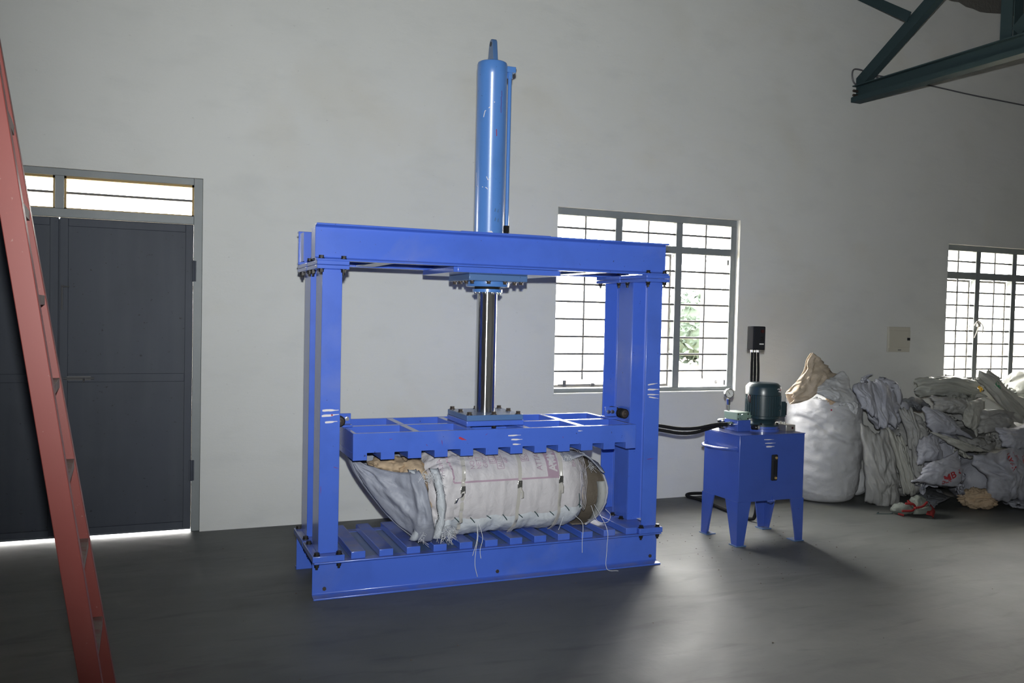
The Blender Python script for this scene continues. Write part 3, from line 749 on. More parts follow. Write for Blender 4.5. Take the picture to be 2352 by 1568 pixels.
# under-sack sewn on along the lower front with dark thread
m = MB(); rows = []
for i in range(121):
    x = 1.50+(2.44-1.50)*i/120; top = seam_a(x)
    rows.append([bale_pt(x, top-(j/14)**1.0*1.25, .004+.016*(1-abs(j/14-.12)/.9)*(.4+.9*abs(sin((x-1.62)/.115*pi/2))) + .009*ridge(x*10, j*.35, 9, 3)-.004 if j else .002) for j in range(15)])
m.grid(rows); obj('under_sack', m, 'bale_blue', bale, smooth=180)
for k in range(9):
    x = 1.6+.1*k; p = bale_pt(x, seam_a(x)+.06, .012); q = bale_pt(x+.028, seam_a(x+.03)-.05, .02)
    m = MB(); m.tube(smoothpath([p, (p+q)/2+Vector((0, -.008, 0)), q], 4), .0028, 6); obj('stitch', m, 'stitch', bale)
m = MB(); m.tube(smoothpath([bale_pt(2.405, -.05, .008), bale_pt(2.41, -.25, .014), bale_pt(2.415, -.45, .014), bale_pt(2.405, -.7, .012)], 6), .0026, 6); obj('stitch', m, 'stitch', bale)
# rags showing in the torn mouth and in the slit at the end
def rag(c, r, seed, mat='beige_cloth', name='rag_filling'):
    bm = bmesh.new(); bmesh.ops.create_icosphere(bm, subdivisions=4, radius=1)
    m = MB()
    for v in bm.verts:
        d = v.co.copy(); k = .75+.42*(ridge(d.x*1.3+seed, d.y*1.3, d.z*1.3, 4)-.4)
        v.co = Vector((d.x*r[0]*k, d.y*r[1]*k, d.z*r[2]*k))
    m.add([Vector(c)+v.co for v in bm.verts], [tuple(v.index for v in f.verts) for f in bm.faces]); bm.free()
    return obj(name, m, mat, bale, smooth=180)
# open sleeve of sacking past the right end: a scoop whose hem comes round towards the camera
att = smoothpath([(2.33, -1.36, .728), (2.41, -1.2, .71), (2.44, -1.12, .64), (2.45, -1.10, .52), (2.45, -1.10, .40), (2.44, -1.14, .31), (2.42, -1.3, .255), (2.41, -1.5, .25)], 7)
hem = smoothpath([(2.34, -1.50, .722), (2.47, -1.40, .70), (2.58, -1.35, .64), (2.68, -1.35, .55), (2.72, -1.37, .45), (2.69, -1.41, .35), (2.60, -1.47, .285), (2.47, -1.56, .262)], 7)
m = MB(); rows = []
for i, (a, h) in enumerate(zip(att, hem)):
    t = i/(len(att)-1)
    rows.append([a.lerp(h, j/14)+Vector((.8, .6, 0))*(.07*sin(pi*j/14)*sin(pi*t)+.02*(ridge(t*5, j*.22, 3, 4)-.4)*sin(pi*j/14)) for j in range(15)])
m.grid(rows); sl = obj('sack_sleeve', m, 'sack_inside', bale, smooth=180, solid=.004)
m = MB(); rows = []
for i, r_ in enumerate(rows if rows else []): pass
hm = [h+Vector((.004*nz(i*.7), .004*nz(i*.9, 3), .004*nz(i*.8, 5))) for i, h in enumerate(hem)]
m.tube(hm, [.007+.003*nz(i*.5, 9) for i in range(len(hm))], 7); obj('sleeve_hem', m, 'sack_lilac', sl, smooth=180)
m = MB(); rows = [[h, h.lerp(a, .07)+Vector((-.01, -.01, 0)), h.lerp(a, .16)+Vector((-.006, -.008, .0))] for h, a in list(zip(hem, att))[26:46]]
m.grid(rows); obj('turned_edge', m, 'sack_pale_in', sl, smooth=180, solid=.002)
rag((2.42, -1.36, .44), (.12, .2, .17), 31)
m = MB(); rows = []                                      # loose flap pulled up over the top right
for i in range(25):
    u = i/24; x = 2.30+.27*u
    rows.append([Vector((x, -1.60+.016*j+.012*sin(u*5)+.01*nz(u*4, j*.5), .722-.004*j*0-(.085*u**1.6)-.055*(1-j/9)**1.5*(.5+.5*sin(u*7+1)) + .008*nz(u*7, j*.6, 2))) for j in range(10)])
m.grid(rows); obj('loose_flap', m, 'flap', bale, smooth=180, solid=.006)
m = MB()
for k in range(5):
    rows = [[bale_pt(2.425+.003*sin(j*.9+k), -.55+1.75*j/30, .004+.004*k + .004*nz(j*.3, k)) + Vector((.007*k, 0, 0)), bale_pt(2.432, -.55+1.75*j/30, .001+.004*k) + Vector((.007*k, 0, 0))] for j in range(31)]
    m.grid(rows)
obj('folded_edge', m, 'bale_white', bale, smooth=180, solid=.002)
# torn sack mouth pulled out to the left
bot = smoothpath([(1.475, -1.60, .243), (1.41, -1.60, .25), (1.35, -1.56, .29), (1.27, -1.52, .36), (1.16, -1.47, .50), (1.08, -1.43, .62), (1.055, -1.39, .70)], 6)
top = smoothpath([(1.385, -1.63, .66), (1.355, -1.635, .655), (1.32, -1.61, .648), (1.27, -1.57, .645), (1.19, -1.51, .655), (1.11, -1.46, .685), (1.06, -1.41, .715)], 6)
m = MB(); rows = []
for i, (b, t) in enumerate(zip(bot, top)):
    u = i/(len(bot)-1); row = []
    for j in range(25):
        v = j/24; p = b.lerp(t, v); bulge = sin(pi*v)**.8*(.09*(1-u)**.9+.02)
        fold = .062*ridge(u*2.6+v*1.1, v*1.9-u*1.6, 2, 5)-.036 + .03*exp(-((u-.22)/.05)**2)
        row.append(p+Vector((-.45*fold, -bulge-fold*.8*sin(pi*v)**.5, .0)))
    rows.append(row)
m.grid(rows); obj('torn_flap', m, 'flap', bale, smooth=180, solid=.003)
bt = [Vector((p.x+.0, -1.22+.2*(p.y+1.5), p.z+.02)) for p in bot]; tp = [Vector((p.x, -1.2, min(p.z+.06, .733))) for p in top]
m = MB(); rows = []
for i, (b, t) in enumerate(zip(bt, tp)):
    u = i/(len(bt)-1); rows.append([b.lerp(t, j/12)+Vector((0, .05*sin(pi*j/12)*(1-u)+.02*nz(u*5, j*.3), 0)) for j in range(13)])
m.grid(rows); obj('torn_flap', m, 'flap', bale, smooth=180, solid=.003)
m = MB(); rows = [[b, (b+c)/2+Vector((0, 0, -.012)), c] for b, c in zip(bot, bt)]; m.grid(rows); obj('torn_flap', m, 'flap', bale, smooth=180, solid=.003)
rag((1.27, -1.36, .655), (.13, .17, .06), 3); rag((1.4, -1.40, .60), (.12, .2, .115), 8); rag((1.43, -1.42, .44), (.085, .235, .17), 12)
rows = []
m = MB()                                                  # standing lips of the slit, frayed white
for (xa, w_, s_) in ((1.49, .045, 1), (1.372, .04, -1)):
    rows = []
    for j in range(41):
        z = .262+.40*j/40; t = j/40
        row = []
        for i in range(7):
            u = i/6
            x = xa+.02*sin(t*4)+s_*(-.02+.05*u)+.012*nz(z*14, u*2, s_); y = -1.60-.055*sin(pi*t)**.5-.03*sin(pi*u)+.014*ridge(z*9, u, s_, 3)
            row.append(Vector((x, y, z)))
        rows.append(row)
    m.grid(rows)
obj('slit_lip', m, 'bale_blue', bale, smooth=180, solid=.004)
m = MB(); rnd = random.Random(5)
def fray(c, n, L, spread):
    for _ in range(n):
        p = Vector(c)+Vector((rnd.uniform(-1, 1)*spread[0], rnd.uniform(-1, .2)*spread[1], rnd.uniform(-1, 1)*spread[2]))
        d = Vector((rnd.uniform(-1, 1), rnd.uniform(-1, -.1), rnd.uniform(-1, .5))).normalized()*L*rnd.uniform(.5, 1.2)
        m.tube([p, p+d*.5+Vector((0, 0, -.004)), p+d+Vector((rnd.uniform(-.01, .01), 0, -.012))], .0009, 3)
for z in (.3, .36, .42, .48, .54, .6): fray((1.40, -1.66, z), 16, .03, (.012, .01, .03)); fray((1.50, -1.655, z), 14, .025, (.015, .01, .03))
fray((1.565, -1.625, .30), 70, .045, (.03, .01, .035)); fray((1.44, -1.65, .64), 60, .04, (.06, .02, .015)); fray((2.30, -1.625, .70), 30, .03, (.02, .01, .01)); fray((2.60, -1.36, .60), 30, .04, (.015, .05, .03))
o = obj('frayed_fibres', m, 'fibre', bale); o['kind'] = 'stuff'
for pts in ([(1.735, -1.62, .345), (1.72, -1.69, .28), (1.705, -1.7, .2), (1.70, -1.705, .12), (1.718, -1.70, .05)], [(1.745, -1.62, .345), (1.748, -1.69, .27), (1.735, -1.69, .2), (1.74, -1.69, .15)], [(1.74, -1.62, .34), (1.71, -1.7, .26), (1.69, -1.69, .17)],
            [(2.38, -1.6, .33), (2.385, -1.69, .3), (2.38, -1.70, .2), (2.382, -1.70, .13)], [(2.53, -1.56, .38), (2.55, -1.69, .26), (2.552, -1.695, .15), (2.55, -1.70, .02), (2.62, -1.72, .004)],
            [(2.54, -1.5, .36), (2.57, -1.53, .27), (2.63, -1.55, .26), (2.68, -1.5, .29), (2.665, -1.46, .32)], [(1.52, -1.66, .30), (1.51, -1.67, .27), (1.505, -1.672, .25)], [(2.30, -1.6, .33), (2.27, -1.62, .28), (2.255, -1.63, .26)]):
    m = MB(); m.tube(smoothpath(pts, 6), .0016, 5); obj('loose_thread', m, 'fibre', bale)

# paper on the platen and on the foot of the right column
m = MB(); rows = [[Vector((2.47+.09*i/8, -1.24+.07*j/6, .8+.03*ridge(i*.35, j*.4, 1, 3))) for j in range(7)] for i in range(9)]
m.grid(rows); tag(obj('paper_scrap', m, 'paper', loc=(2.5, -1.2, .786), smooth=180, solid=.002), 'crumpled scrap of white paper lying inside the platen near its right end', 'paper')
m = MB(); rows = [[Vector((2.9+.085*i/8, -1.53+.1*j/6, .242+.03*(i/8)**2*(j/6)+.004*nz(i, j))) for j in range(7)] for i in range(9)]
m.grid(rows); tag(obj('paper_scrap', m, 'paper', loc=(2.94, -1.48, .236), smooth=180, solid=.0015), 'bright white paper scrap on the foot plate of the right column', 'paper')

# ------------------------------------------------------------------ hydraulic power unit
pu = thing('hydraulic_power_unit', 'blue oil tank on four tapered legs with a pump motor on top', 'power unit', (3.945, -1.28, 0))
TX0, TX1, TY0, TY1, TZ0, TZ1 = 3.67, 4.222, -1.482, -1.08, .298, .752
m = MB(); m.box(TX0, TX1, TY0, TY1, TZ0, TZ1); obj('tank', m, 'blue_tank', pu, bevel=.004)
m = MB(); m.box(TX0-.003, TX1+.003, TY0-.003, TY1+.003, TZ1-.0005, TZ1+.0045); obj('tank_lid', m, 'blue_tank', pu, bevel=.001)
ZL = TZ1+.0045
for sx, cx in ((1, TX0), (-1, TX1)):
    for sy, cy in ((1, TY0), (-1, TY1)):
        m = MB(); t = .006
        m.prism([(cx-sx*.004, TZ0+.004), (cx+sx*.105, TZ0+.004), (cx+sx*.055, .006), (cx-sx*.004, .006)], cy-sy*.004, cy+sy*t, 'y')
        m.prism([(cy-sy*.003, TZ0+.004), (cy+sy*.135, TZ0+.004), (cy+sy*.055, .006), (cy-sy*.003, .006)], cx-sx*.0035, cx+sx*t, 'x')
        leg = obj('leg', m, 'blue_tank', pu)
        m = MB(); m.box(min(cx-sx*.012, cx+sx*.07), max(cx-sx*.012, cx+sx*.07), min(cy-sy*.012, cy+sy*.07), max(cy-sy*.012, cy+sy*.07), 0, .0065)
        obj('foot_plate', m, 'blue_plate', leg)
m = MB(); m.tube(smoothpath([(TX0, -1.10, .648), (TX0-.03, -1.105, .646), (TX0-.052, -1.16, .644), (TX0-.052, -1.25, .645), (TX0-.05, -1.38, .653), (TX0-.03, -1.445, .658), (TX0, -1.455, .66)], 6), .0105, 10)
for y, z in ((-1.10, .648), (-1.455, .66)): m.cyl((TX0-.006, y, z), (TX0, y, z), .022, 14)
obj('carry_handle', m, 'blue_tank', pu)
m = MB(); m.tube([(TX1, -1.42, .65), (TX1+.012, -1.42, .65)], .014, 10); obj('carry_handle_stud', m, 'blue_tank', pu)
# level gauge on the front
m = MB(); m.box(3.935, 3.985, TY0-.016, TY0, .437, .617); lg = obj('level_gauge', m, 'black', pu, bevel=.008)
m = MB(); m.cyl((3.96, TY0-.019, .48), (3.96, TY0-.019, .575), .009, 12); obj('sight_tube', m, 'black_gloss', lg)
for z in (.457, .596):
    m = MB(); m.cyl((3.965, TY0-.016, z), (3.965, TY0-.024, z), .0085, 12); obj('gauge_bolt', m, 'ochre', lg)
m = MB(); m.cyl((3.965, TY0+.03, .285), (3.965, TY0+.005, .302), .016, 8); m.cyl((3.965, TY0-.006, .312), (3.965, TY0+.01, .312), .017, 6); m.tube([(3.93, TY0+.02, .292), (3.965, TY0-.004, .30), (4.0, TY0+.03, .29)], .009, 8); obj('drain_plug', m, 'blue_tank', pu)
strokes(pu, (3.87, TY0, .71), (1, 0, 0), (0, 0, 1), (0, -1, 0), [(0, .012, .085, .01, .005), (.01, -.014, .1, -.014, .006), (.02, -.038, .09, -.038, .01)])
# motor
MX, MY = 4.02, -1.275
m = MB(); m.lathe((MX, MY, 0), [(.118, ZL), (.118, ZL+.016), (.108, ZL+.018), (.108, ZL+.034)], 40); obj('bell_housing', m, 'blue_tank', pu)
m = MB(); m.lathe((MX, MY, 0), [(.112, .791), (.112, .803), (.085, .806), (.085, .812), (.1, .835), (.118, .846), (.118, .862), (.112, .864), (.112, 1.012)], 40); motor = obj('motor', m, 'motor', pu)
m = MB(); m.lathe((MX, MY, 0), [(.118, 1.008), (.122, 1.01), (.122, 1.065), (.118, 1.072), (.1, 1.09), (.09, 1.0935), (.0, 1.0935)], 40); fc = obj('fan_cover', m, 'motor', motor)
for k in range(36):
    a = 2*pi*k/36; d = Vector((cos(a), sin(a), 0)); m = MB()
    c = Vector((MX, MY, 0)); m.bar(c+d*.1175+Vector((0, 0, .866)), c+d*.1175+Vector((0, 0, 1.006)), .0045, .014, up=d); obj('cooling_fin', m, 'motor', motor)
for k in range(4):
    a = pi/4+k*pi/2; m = MB(); m.cyl((MX+.1*cos(a), MY+.1*sin(a), .803), (MX+.1*cos(a), MY+.1*sin(a), .815), .009, 6); obj('motor_bolt', m, 'bolt', motor)
m = MB(); m.box(MX+.112, MX+.165, MY-.05, MY+.05, .85, .96); tb = obj('terminal_box', m, 'motor', motor, bevel=.006)
m = MB(); m.box(MX+.165, MX+.176, MY-.045, MY+.045, .862, .95); obj('terminal_cover', m, 'black', tb, bevel=.004)
m = MB(); d = Vector((.45, -.89, 0)).normalized(); c = Vector((MX, MY, .925))+d*.122; r_ = d.cross(Vector((0, 0, 1)))
m.tube([c+r_*.02*cos(t*pi/10)+Vector((0, 0, .02*sin(t*pi/10))) for t in range(21)], .0042, 6); obj('lifting_eye', m, 'motor', motor)
def cyl_stroke(a0, a1, z, w, r=.1228):
    m = MB(); rows = []
    for i in range(11):
        t = i/10; a = a0+(a1-a0)*t; h = w*(.4+.6*sin(pi*t)); d = Vector((cos(a), sin(a), 0)); c = Vector((MX, MY, z+.003*sin(t*7)))+d*r
        rows.append([c+Vector((0, 0, -h/2)), c+Vector((0, 0, h/2))])
    m.grid(rows); obj('paint_stroke', m, 'white_paint', fc, smooth=180)
cyl_stroke(-1.4, -.9, 1.055, .008); cyl_stroke(-1.3, -.9, 1.038, .012)
dot(fc, Vector((MX, MY, 1.05))+Vector((cos(-1.08), sin(-1.08), 0))*.122, (cos(-1.08), sin(-1.08), 0), .005)
# valve manifold, hand valve and hoses' fittings
m = MB(); m.box(3.775, 3.885, -1.315, -1.165, ZL, .835); man = obj('valve_manifold', m, 'blue_tank', pu, bevel=.003)
m = MB(); m.box(3.765, 3.865, -1.32, -1.17, .8355, .89); va = obj('hand_valve', m, 'valve', pu, bevel=.004)
m = MB(); m.cyl((3.80, -1.32, .862), (3.80, -1.345, .862), .02, 16); m.cyl((3.865, -1.27, .865), (3.935, -1.27, .862), .026, 20); m.cyl((3.8, -1.346, .862), (3.8, -1.35, .862), .012, 12); obj('valve_end', m, 'valve', va)
for z in (.846, .879):
    for x in (3.772, 3.856):
        m = MB(); m.cyl((x, -1.32, z), (x, -1.324, z), .005, 8); obj('valve_screw', m, 'bolt', va)
m = MB(); m.cyl((3.925, -1.27, .87), (3.91, -1.27, .955), .0055, 10); lv = obj('valve_lever', m, 'bright_steel', va)
m = MB(); m.lathe((3.911, -1.27, .95), [(.006, 0), (.013, .008), (.0125, .05), (.008, .062), (.001, .066)], 14, axis=(-.12, 0, 1)); obj('lever_knob', m, 'knob', lv)
m = MB(); m.lathe((3.905, -1.37, .79), [(.012, -.05), (.018, -.045), (.018, -.005), (.014, 0)], 18, axis=(.25, -.97, .1)); kn = obj('relief_knob', m, 'black_gloss', pu)
m = MB(); m.cyl((3.907, -1.375, .79), (3.908, -1.378, .7905), .012, 16); obj('knob_cap', m, 'bright_steel', kn)
# pressure gauge on its stem
m = MB(); m.cyl((3.782, -1.2, .836), (3.768, -1.21, .965), .008, 10); m.cyl((3.7705, -1.209, .935), (3.768, -1.21, .975), .014, 6); gs = obj('gauge_stem', m, 'bright_steel', pu)
GX = Vector((3.765, -1.222, 1.015)); gd = Vector((-.15, -.95, .0)).normalized()
m = MB(); m.lathe(GX, [(.012, -.028), (.03, -.022), (.034, -.012), (.034, .008), (.029, .009), (.028, .002), (.0, .002)], 32, axis=gd); pg = obj('pressure_gauge', m, 'bright_steel', pu)
m = MB(); m.lathe(GX, [(.0, .0028), (.028, .0029), (.028, .0035), (.0, .0036)], 28, axis=gd); obj('gauge_dial', m, 'gauge_face', pg)
m = MB(); r_ = gd.cross(Vector((0, 0, 1))).normalized(); m.bar(GX+gd*.0045-r_*.006-Vector((0, 0, .008)), GX+gd*.0045+r_*.012+Vector((0, 0, .016)), .0025, .001, up=gd); obj('gauge_needle', m, 'bolt', pg)
for k in range(11):
    a = radians(-45+27*k); u = -r_*cos(a)+Vector((0, 0, sin(a))); m = MB(); m.bar(GX+gd*.0042+u*.021, GX+gd*.0042+u*.0265, .0016, .0006, up=gd); obj('dial_mark', m, 'bolt', pg)
# filler cap
m = MB(); m.lathe((3.785, -1.125, 0), [(.024, ZL), (.024, .79), (.033, .79), (.033, .81)], 24); fcap = obj('filler_cap', m, 'black', pu)
m = MB(); m.lathe((3.785, -1.125, 0), [(.0335, .8103), (.033, .817), (.024, .823), (.0, .825)], 24); obj('cap_top', m, 'bright_steel', fcap)
# aluminium block with three screws
m = MB(); m.box(4.135, 4.215, -1.39, -1.21, ZL, .802); ab = obj('junction_block', m, 'aluminium', pu, bevel=.002)
for x, y in ((4.15, -1.30), (4.172, -1.285), (4.178, -1.32)):
    m = MB(); m.cyl((x, y, .802), (x, y, .816), .008, 12); obj('block_screw', m, 'bright_steel', ab)
m = MB(); m.cyl((4.19, -1.39, .78), (4.19, -1.3915, .78), .008, 14); obj('block_port', m, 'knob', ab)
# starter box on conduits
m = MB(); m.box(4.04, 4.148, -1.12, -1.045, 1.317, 1.49); cb = obj('starter_box', m, 'black', pu, bevel=.006)
m = MB(); m.box(4.046, 4.142, -1.126, -1.12, 1.323, 1.484); obj('starter_cover', m, 'black', cb, bevel=.003)
m = MB(); m.cyl((4.112, -1.126, 1.455), (4.112, -1.134, 1.455), .013, 16); obj('stop_button', m, 'knob', cb)
m = MB(); m.box(4.1, 4.124, -1.1285, -1.126, 1.384, 1.414); m.cyl((4.112, -1.1285, 1.4), (4.112, -1.133, 1.4), .006, 12); obj('start_button', m, 'black_gloss', cb)
m = MB(); m.box(4.09, 4.128, -1.1275, -1.126, 1.357, 1.366); obj('name_plate', m, 'gauge_face', cb)
for i, x in enumerate((4.062, 4.087, 4.115)):
    m = MB(); m.tube(smoothpath([(x, -1.082, 1.318), (x, -1.082, 1.28), (x-.006, -1.09-.004*i, 1.15), (x-.004, -1.095, .95), (x, -1.095, ZL)], 6), .0105, 8); obj('conduit', m, 'rubber', cb)
    m = MB(); m.cyl((x, -1.082, 1.30), (x, -1.082, 1.318), .0115, 12); obj('cable_gland', m, 'bright_steel', cb)
# hoses
hp = [(3.765, -1.275, .803), (3.70, -1.275, .806), (3.62, -1.25, .80), (3.5, -1.21, .775), (3.38, -1.17, .772), (3.25, -1.12, .79), (3.12, -1.07, .80), (2.985, -1.03, .76), (2.965, -1.0, .9), (2.965, -.985, 1.3)]
m = MB(); m.tube(smoothpath(hp, 8), .0125, 10); o = obj('hydraulic_hose', m, 'rubber', loc=hp[0])
tag(o, 'upper black hydraulic hose running from the valve block to the press', 'hose', 'hydraulic hoses between tank and press')
m = MB(); m.cyl((3.775, -1.275, .803), (3.71, -1.275, .806), .0165, 12); m.cyl((3.75, -1.275, .804), (3.73, -1.275, .805), .02, 6); obj('hose_fitting', m, 'bright_steel', o)
hp = [(3.77, -1.225, .79), (3.70, -1.225, .792), (3.62, -1.215, .775), (3.5, -1.2, .745), (3.4, -1.16, .738), (3.28, -1.1, .755), (3.14, -1.05, .765), (3.0, -1.01, .72), (2.975, -.97, .6), (2.97, -.95, .4)]
m = MB(); m.tube(smoothpath(hp, 8), .0125, 10); o = obj('hydraulic_hose', m, 'rubber', loc=hp[0])
tag(o, 'lower black hydraulic hose sagging between valve block and press', 'hose', 'hydraulic hoses between tank and press')
m = MB(); m.cyl((3.775, -1.225, .79), (3.71, -1.225, .792), .0165, 12); m.cyl((3.75, -1.225, .79), (3.73, -1.225, .791), .02, 6); obj('hose_fitting', m, 'bright_steel', o)
# loop of armoured cable on the floor
m = MB(); m.tube(smoothpath([(4.12, -1.09, .72), (4.215, -1.02, .5), (4.25, -.96, .2), (4.25, -.94, .05), (4.235, -.9, .016), (4.23, -.74, .014), (4.25, -.45, .014), (4.27, -.2, .014), (4.24, -.06, .018), (4.28, -.03, .03), (4.42, -.05, .03), (4.55, -.045, .016), (4.9, -.045, .014)], 8), .0135, 8)
tag(obj('power_cable', m, 'rubber', loc=(4.23, -.74, 0)), 'black power cable lying in a bend on the floor behind the tank', 'cable')

# ------------------------------------------------------------------ distribution board on the wall
db = thing('distribution_board', 'flat cream metal distribution board on the wall left of the far window', 'fuse box', (6.62, -.02, 1.26))
m = MB(); m.box(6.485, 6.762, -.022, 0, 1.257, 1.497); obj('board_case', m, 'panel', db, bevel=.004)
m = MB(); m.box(6.49, 6.757, -.028, -.022, 1.298, 1.462); bd = obj('board_door', m, 'panel', db, bevel=.002)
m = MB(); m.box(6.718, 6.752, -.0325, -.028, 1.368, 1.394); obj('door_latch', m, 'black', bd)
m = MB(); m.box(6.61, 6.65, -.0235, -.022, 1.272, 1.28); obj('name_plate', m, 'cable', db)

# ------------------------------------------------------------------ red stepladder at the left
ld = thing('stepladder', 'tall red painted steel stepladder cropped by the left edge of the photo', 'ladder', (-.2, -3.2, 0))
def lp(z, y, off=0.0):                                   # centre line of the front flight: leans to the left going up
    return Vector((-.0915 - .152*z + off, y, z))
def side(y, dx):
    m = MB(); pts = [lp(z, y, dx) for z in (0, .7, 1.4, 2.1, 2.75)]
    return pts
near = side(-3.42, 0)
far = [Vector((-.088 - .165*z, -3.02, z)) for z in (0, .7, 1.4, 2.1, 2.75)]
def railmesh(pts, w, t):
    m = MB()
    for a, b in zip(pts, pts[1:]):
        pass
    rows = []
    for p in pts: rows.append([p+Vector((-w/2, -t/2, 0)), p+Vector((w/2, -t/2, 0)), p+Vector((w/2, t/2, 0)), p+Vector((w/2-.006, t/2, 0)), p+Vector((w/2-.006, -t/2+.006, 0)), p+Vector((-w/2+.006, -t/2+.006, 0)), p+Vector((-w/2+.006, t/2, 0)), p+Vector((-w/2, t/2, 0))])
    m.grid(rows, closed=True); m.f += [tuple(range(7, -1, -1)), tuple(range(8*(len(pts)-1), 8*len(pts)))]; m.mi += [0, 0]
    return m
obj('rail', railmesh(near, .06, .045), 'red', ld, bevel=.002)
obj('rail', railmesh(far, .055, .04), 'red', ld, bevel=.002)
for k in range(9):
    z = .27*k+.22; a, b = lp(z, -3.40, 0), Vector((-.088-.165*z, -3.035, z)); m = MB()
    m.add([a+Vector((dx, 0, dz)) for dx, dz in ((-.028, 0), (.026, 0), (.026, -.03), (-.028, -.03))]+[b+Vector((dx, 0, dz)) for dx, dz in ((-.028, 0), (.026, 0), (.026, -.03), (-.028, -.03))], [(0, 1, 5, 4), (1, 2, 6, 5), (2, 3, 7, 6), (3, 0, 4, 7), (3, 2, 1, 0), (4, 5, 6, 7)])
    obj('step', m, 'tread', ld)
top = lp(2.75, -3.2)
for y in (-3.40, -3.04):
    m = MB(); m.bar((top.x-.05, y, 2.72), (-1.5, y, 0), .03, .045, up=(0, 1, 0)); obj('back_leg', m, 'red', ld)
m = MB(); m.box(top.x-.12, top.x+.06, -3.45, -3.0, 2.75, 2.775); obj('top_step', m, 'tread', ld, bevel=.003)
for z in (.7, 1.6):
    t = z/2.72; x = -1.5+(top.x-.05+1.5)*t; m = MB(); m.bar((x, -3.4, z), (x, -3.04, z), .02, .03); obj('brace', m, 'red', ld)

# ------------------------------------------------------------------ roof truss
tr = thing('roof_truss', 'dark green steel roof truss built into the wall at top right', 'truss', (6.0, -.5, 3.55))
m = MB(); X = 6.0
for q in ((-.004, .004, 3.565, 3.705), (-.05, .05, 3.70, 3.71), (-.05, .05, 3.555, 3.565), (-.062, -.052, 3.555, 3.60), (-.05, -.004, 3.60, 3.607)): m.box(X+q[0], X+q[1], -10.4, -.0, q[2], q[3])
obj('bottom_chord', m, 'teal_steel', tr)
def angle_bar(p, q, w, t=.008, nrm=(1, 0, 0)):
    p, q, n_ = Vector(p), Vector(q), Vector(nrm); d = (q-p).normalized(); u = n_.cross(d).normalized()
    m = MB(); m.bar(p-n_*t/2, q-n_*t/2, t, w, up=u)
    m.bar(p+u*(w/2-t/2)+n_*w*.3, q+u*(w/2-t/2)+n_*w*.3, w*.6, t, up=u); return m
obj('diagonal_web', angle_bar((X, -.0, 3.72), (X, -1.66, 4.80), .105), 'teal_steel', tr)
obj('diagonal_web', angle_bar((X-.02, -.0, 4.545), (X-.02, -.60, 4.16), .085), 'teal_steel', tr)
m = MB(); m.bar((X, -1.515, 3.71), (X, -1.515, 4.95), .10, .008, up=(1, 0, 0)); m.bar((X+.045, -1.575, 3.71), (X+.045, -1.575, 4.95), .008, .09, up=(1, 0, 0)); obj('vertical_web', m, 'teal_steel', tr)
obj('diagonal_web', angle_bar((X, -1.6, 3.75), (X, -3.0, 5.0), .1), 'teal_steel', tr)
for y in (-3.1, -4.7, -6.3): obj('vertical_web', angle_bar((X, y, 3.71), (X, y, 4.86-.19*y-.1), .1), 'teal_steel', tr)
obj('top_chord', angle_bar((X, 0, 4.74), (X, -10.3, 4.74+.19*10.3), .13), 'teal_steel', tr)
m = MB(); m.cyl((X-.056, -.02, 3.62), (X+.056, -.02, 3.62), .012, 6); m.cyl((X-.056, -.02, 3.66), (X+.056, -.02, 3.66), .012, 6); obj('chord_bolt', m, 'dusty_bolt', tr)
m = MB(); m.tube(smoothpath([(6.25, -.012, 3.815), (6.13, -.02, 3.835), (6.02, -.03, 3.855), (5.935, -.03, 3.85), (5.915, -.03, 3.80), (5.935, -.03, 3.735), (5.985, -.03, 3.715), (6.05, -.02, 3.735), (6.12, -.02, 3.80), (6.25, -.012, 3.835), (6.6, -.012, 3.83), (6.93, -.012, 3.824), (7.5, -.012, 3.80), (8.23, -.012, 3.783), (10.9, -.012, 3.72)], 8), .0075, 6)
tag(obj('wall_cable', m, 'cable', loc=(6.0, -.02, 3.8)), 'thin grey cable looped round the truss end and run along the wall', 'cable')

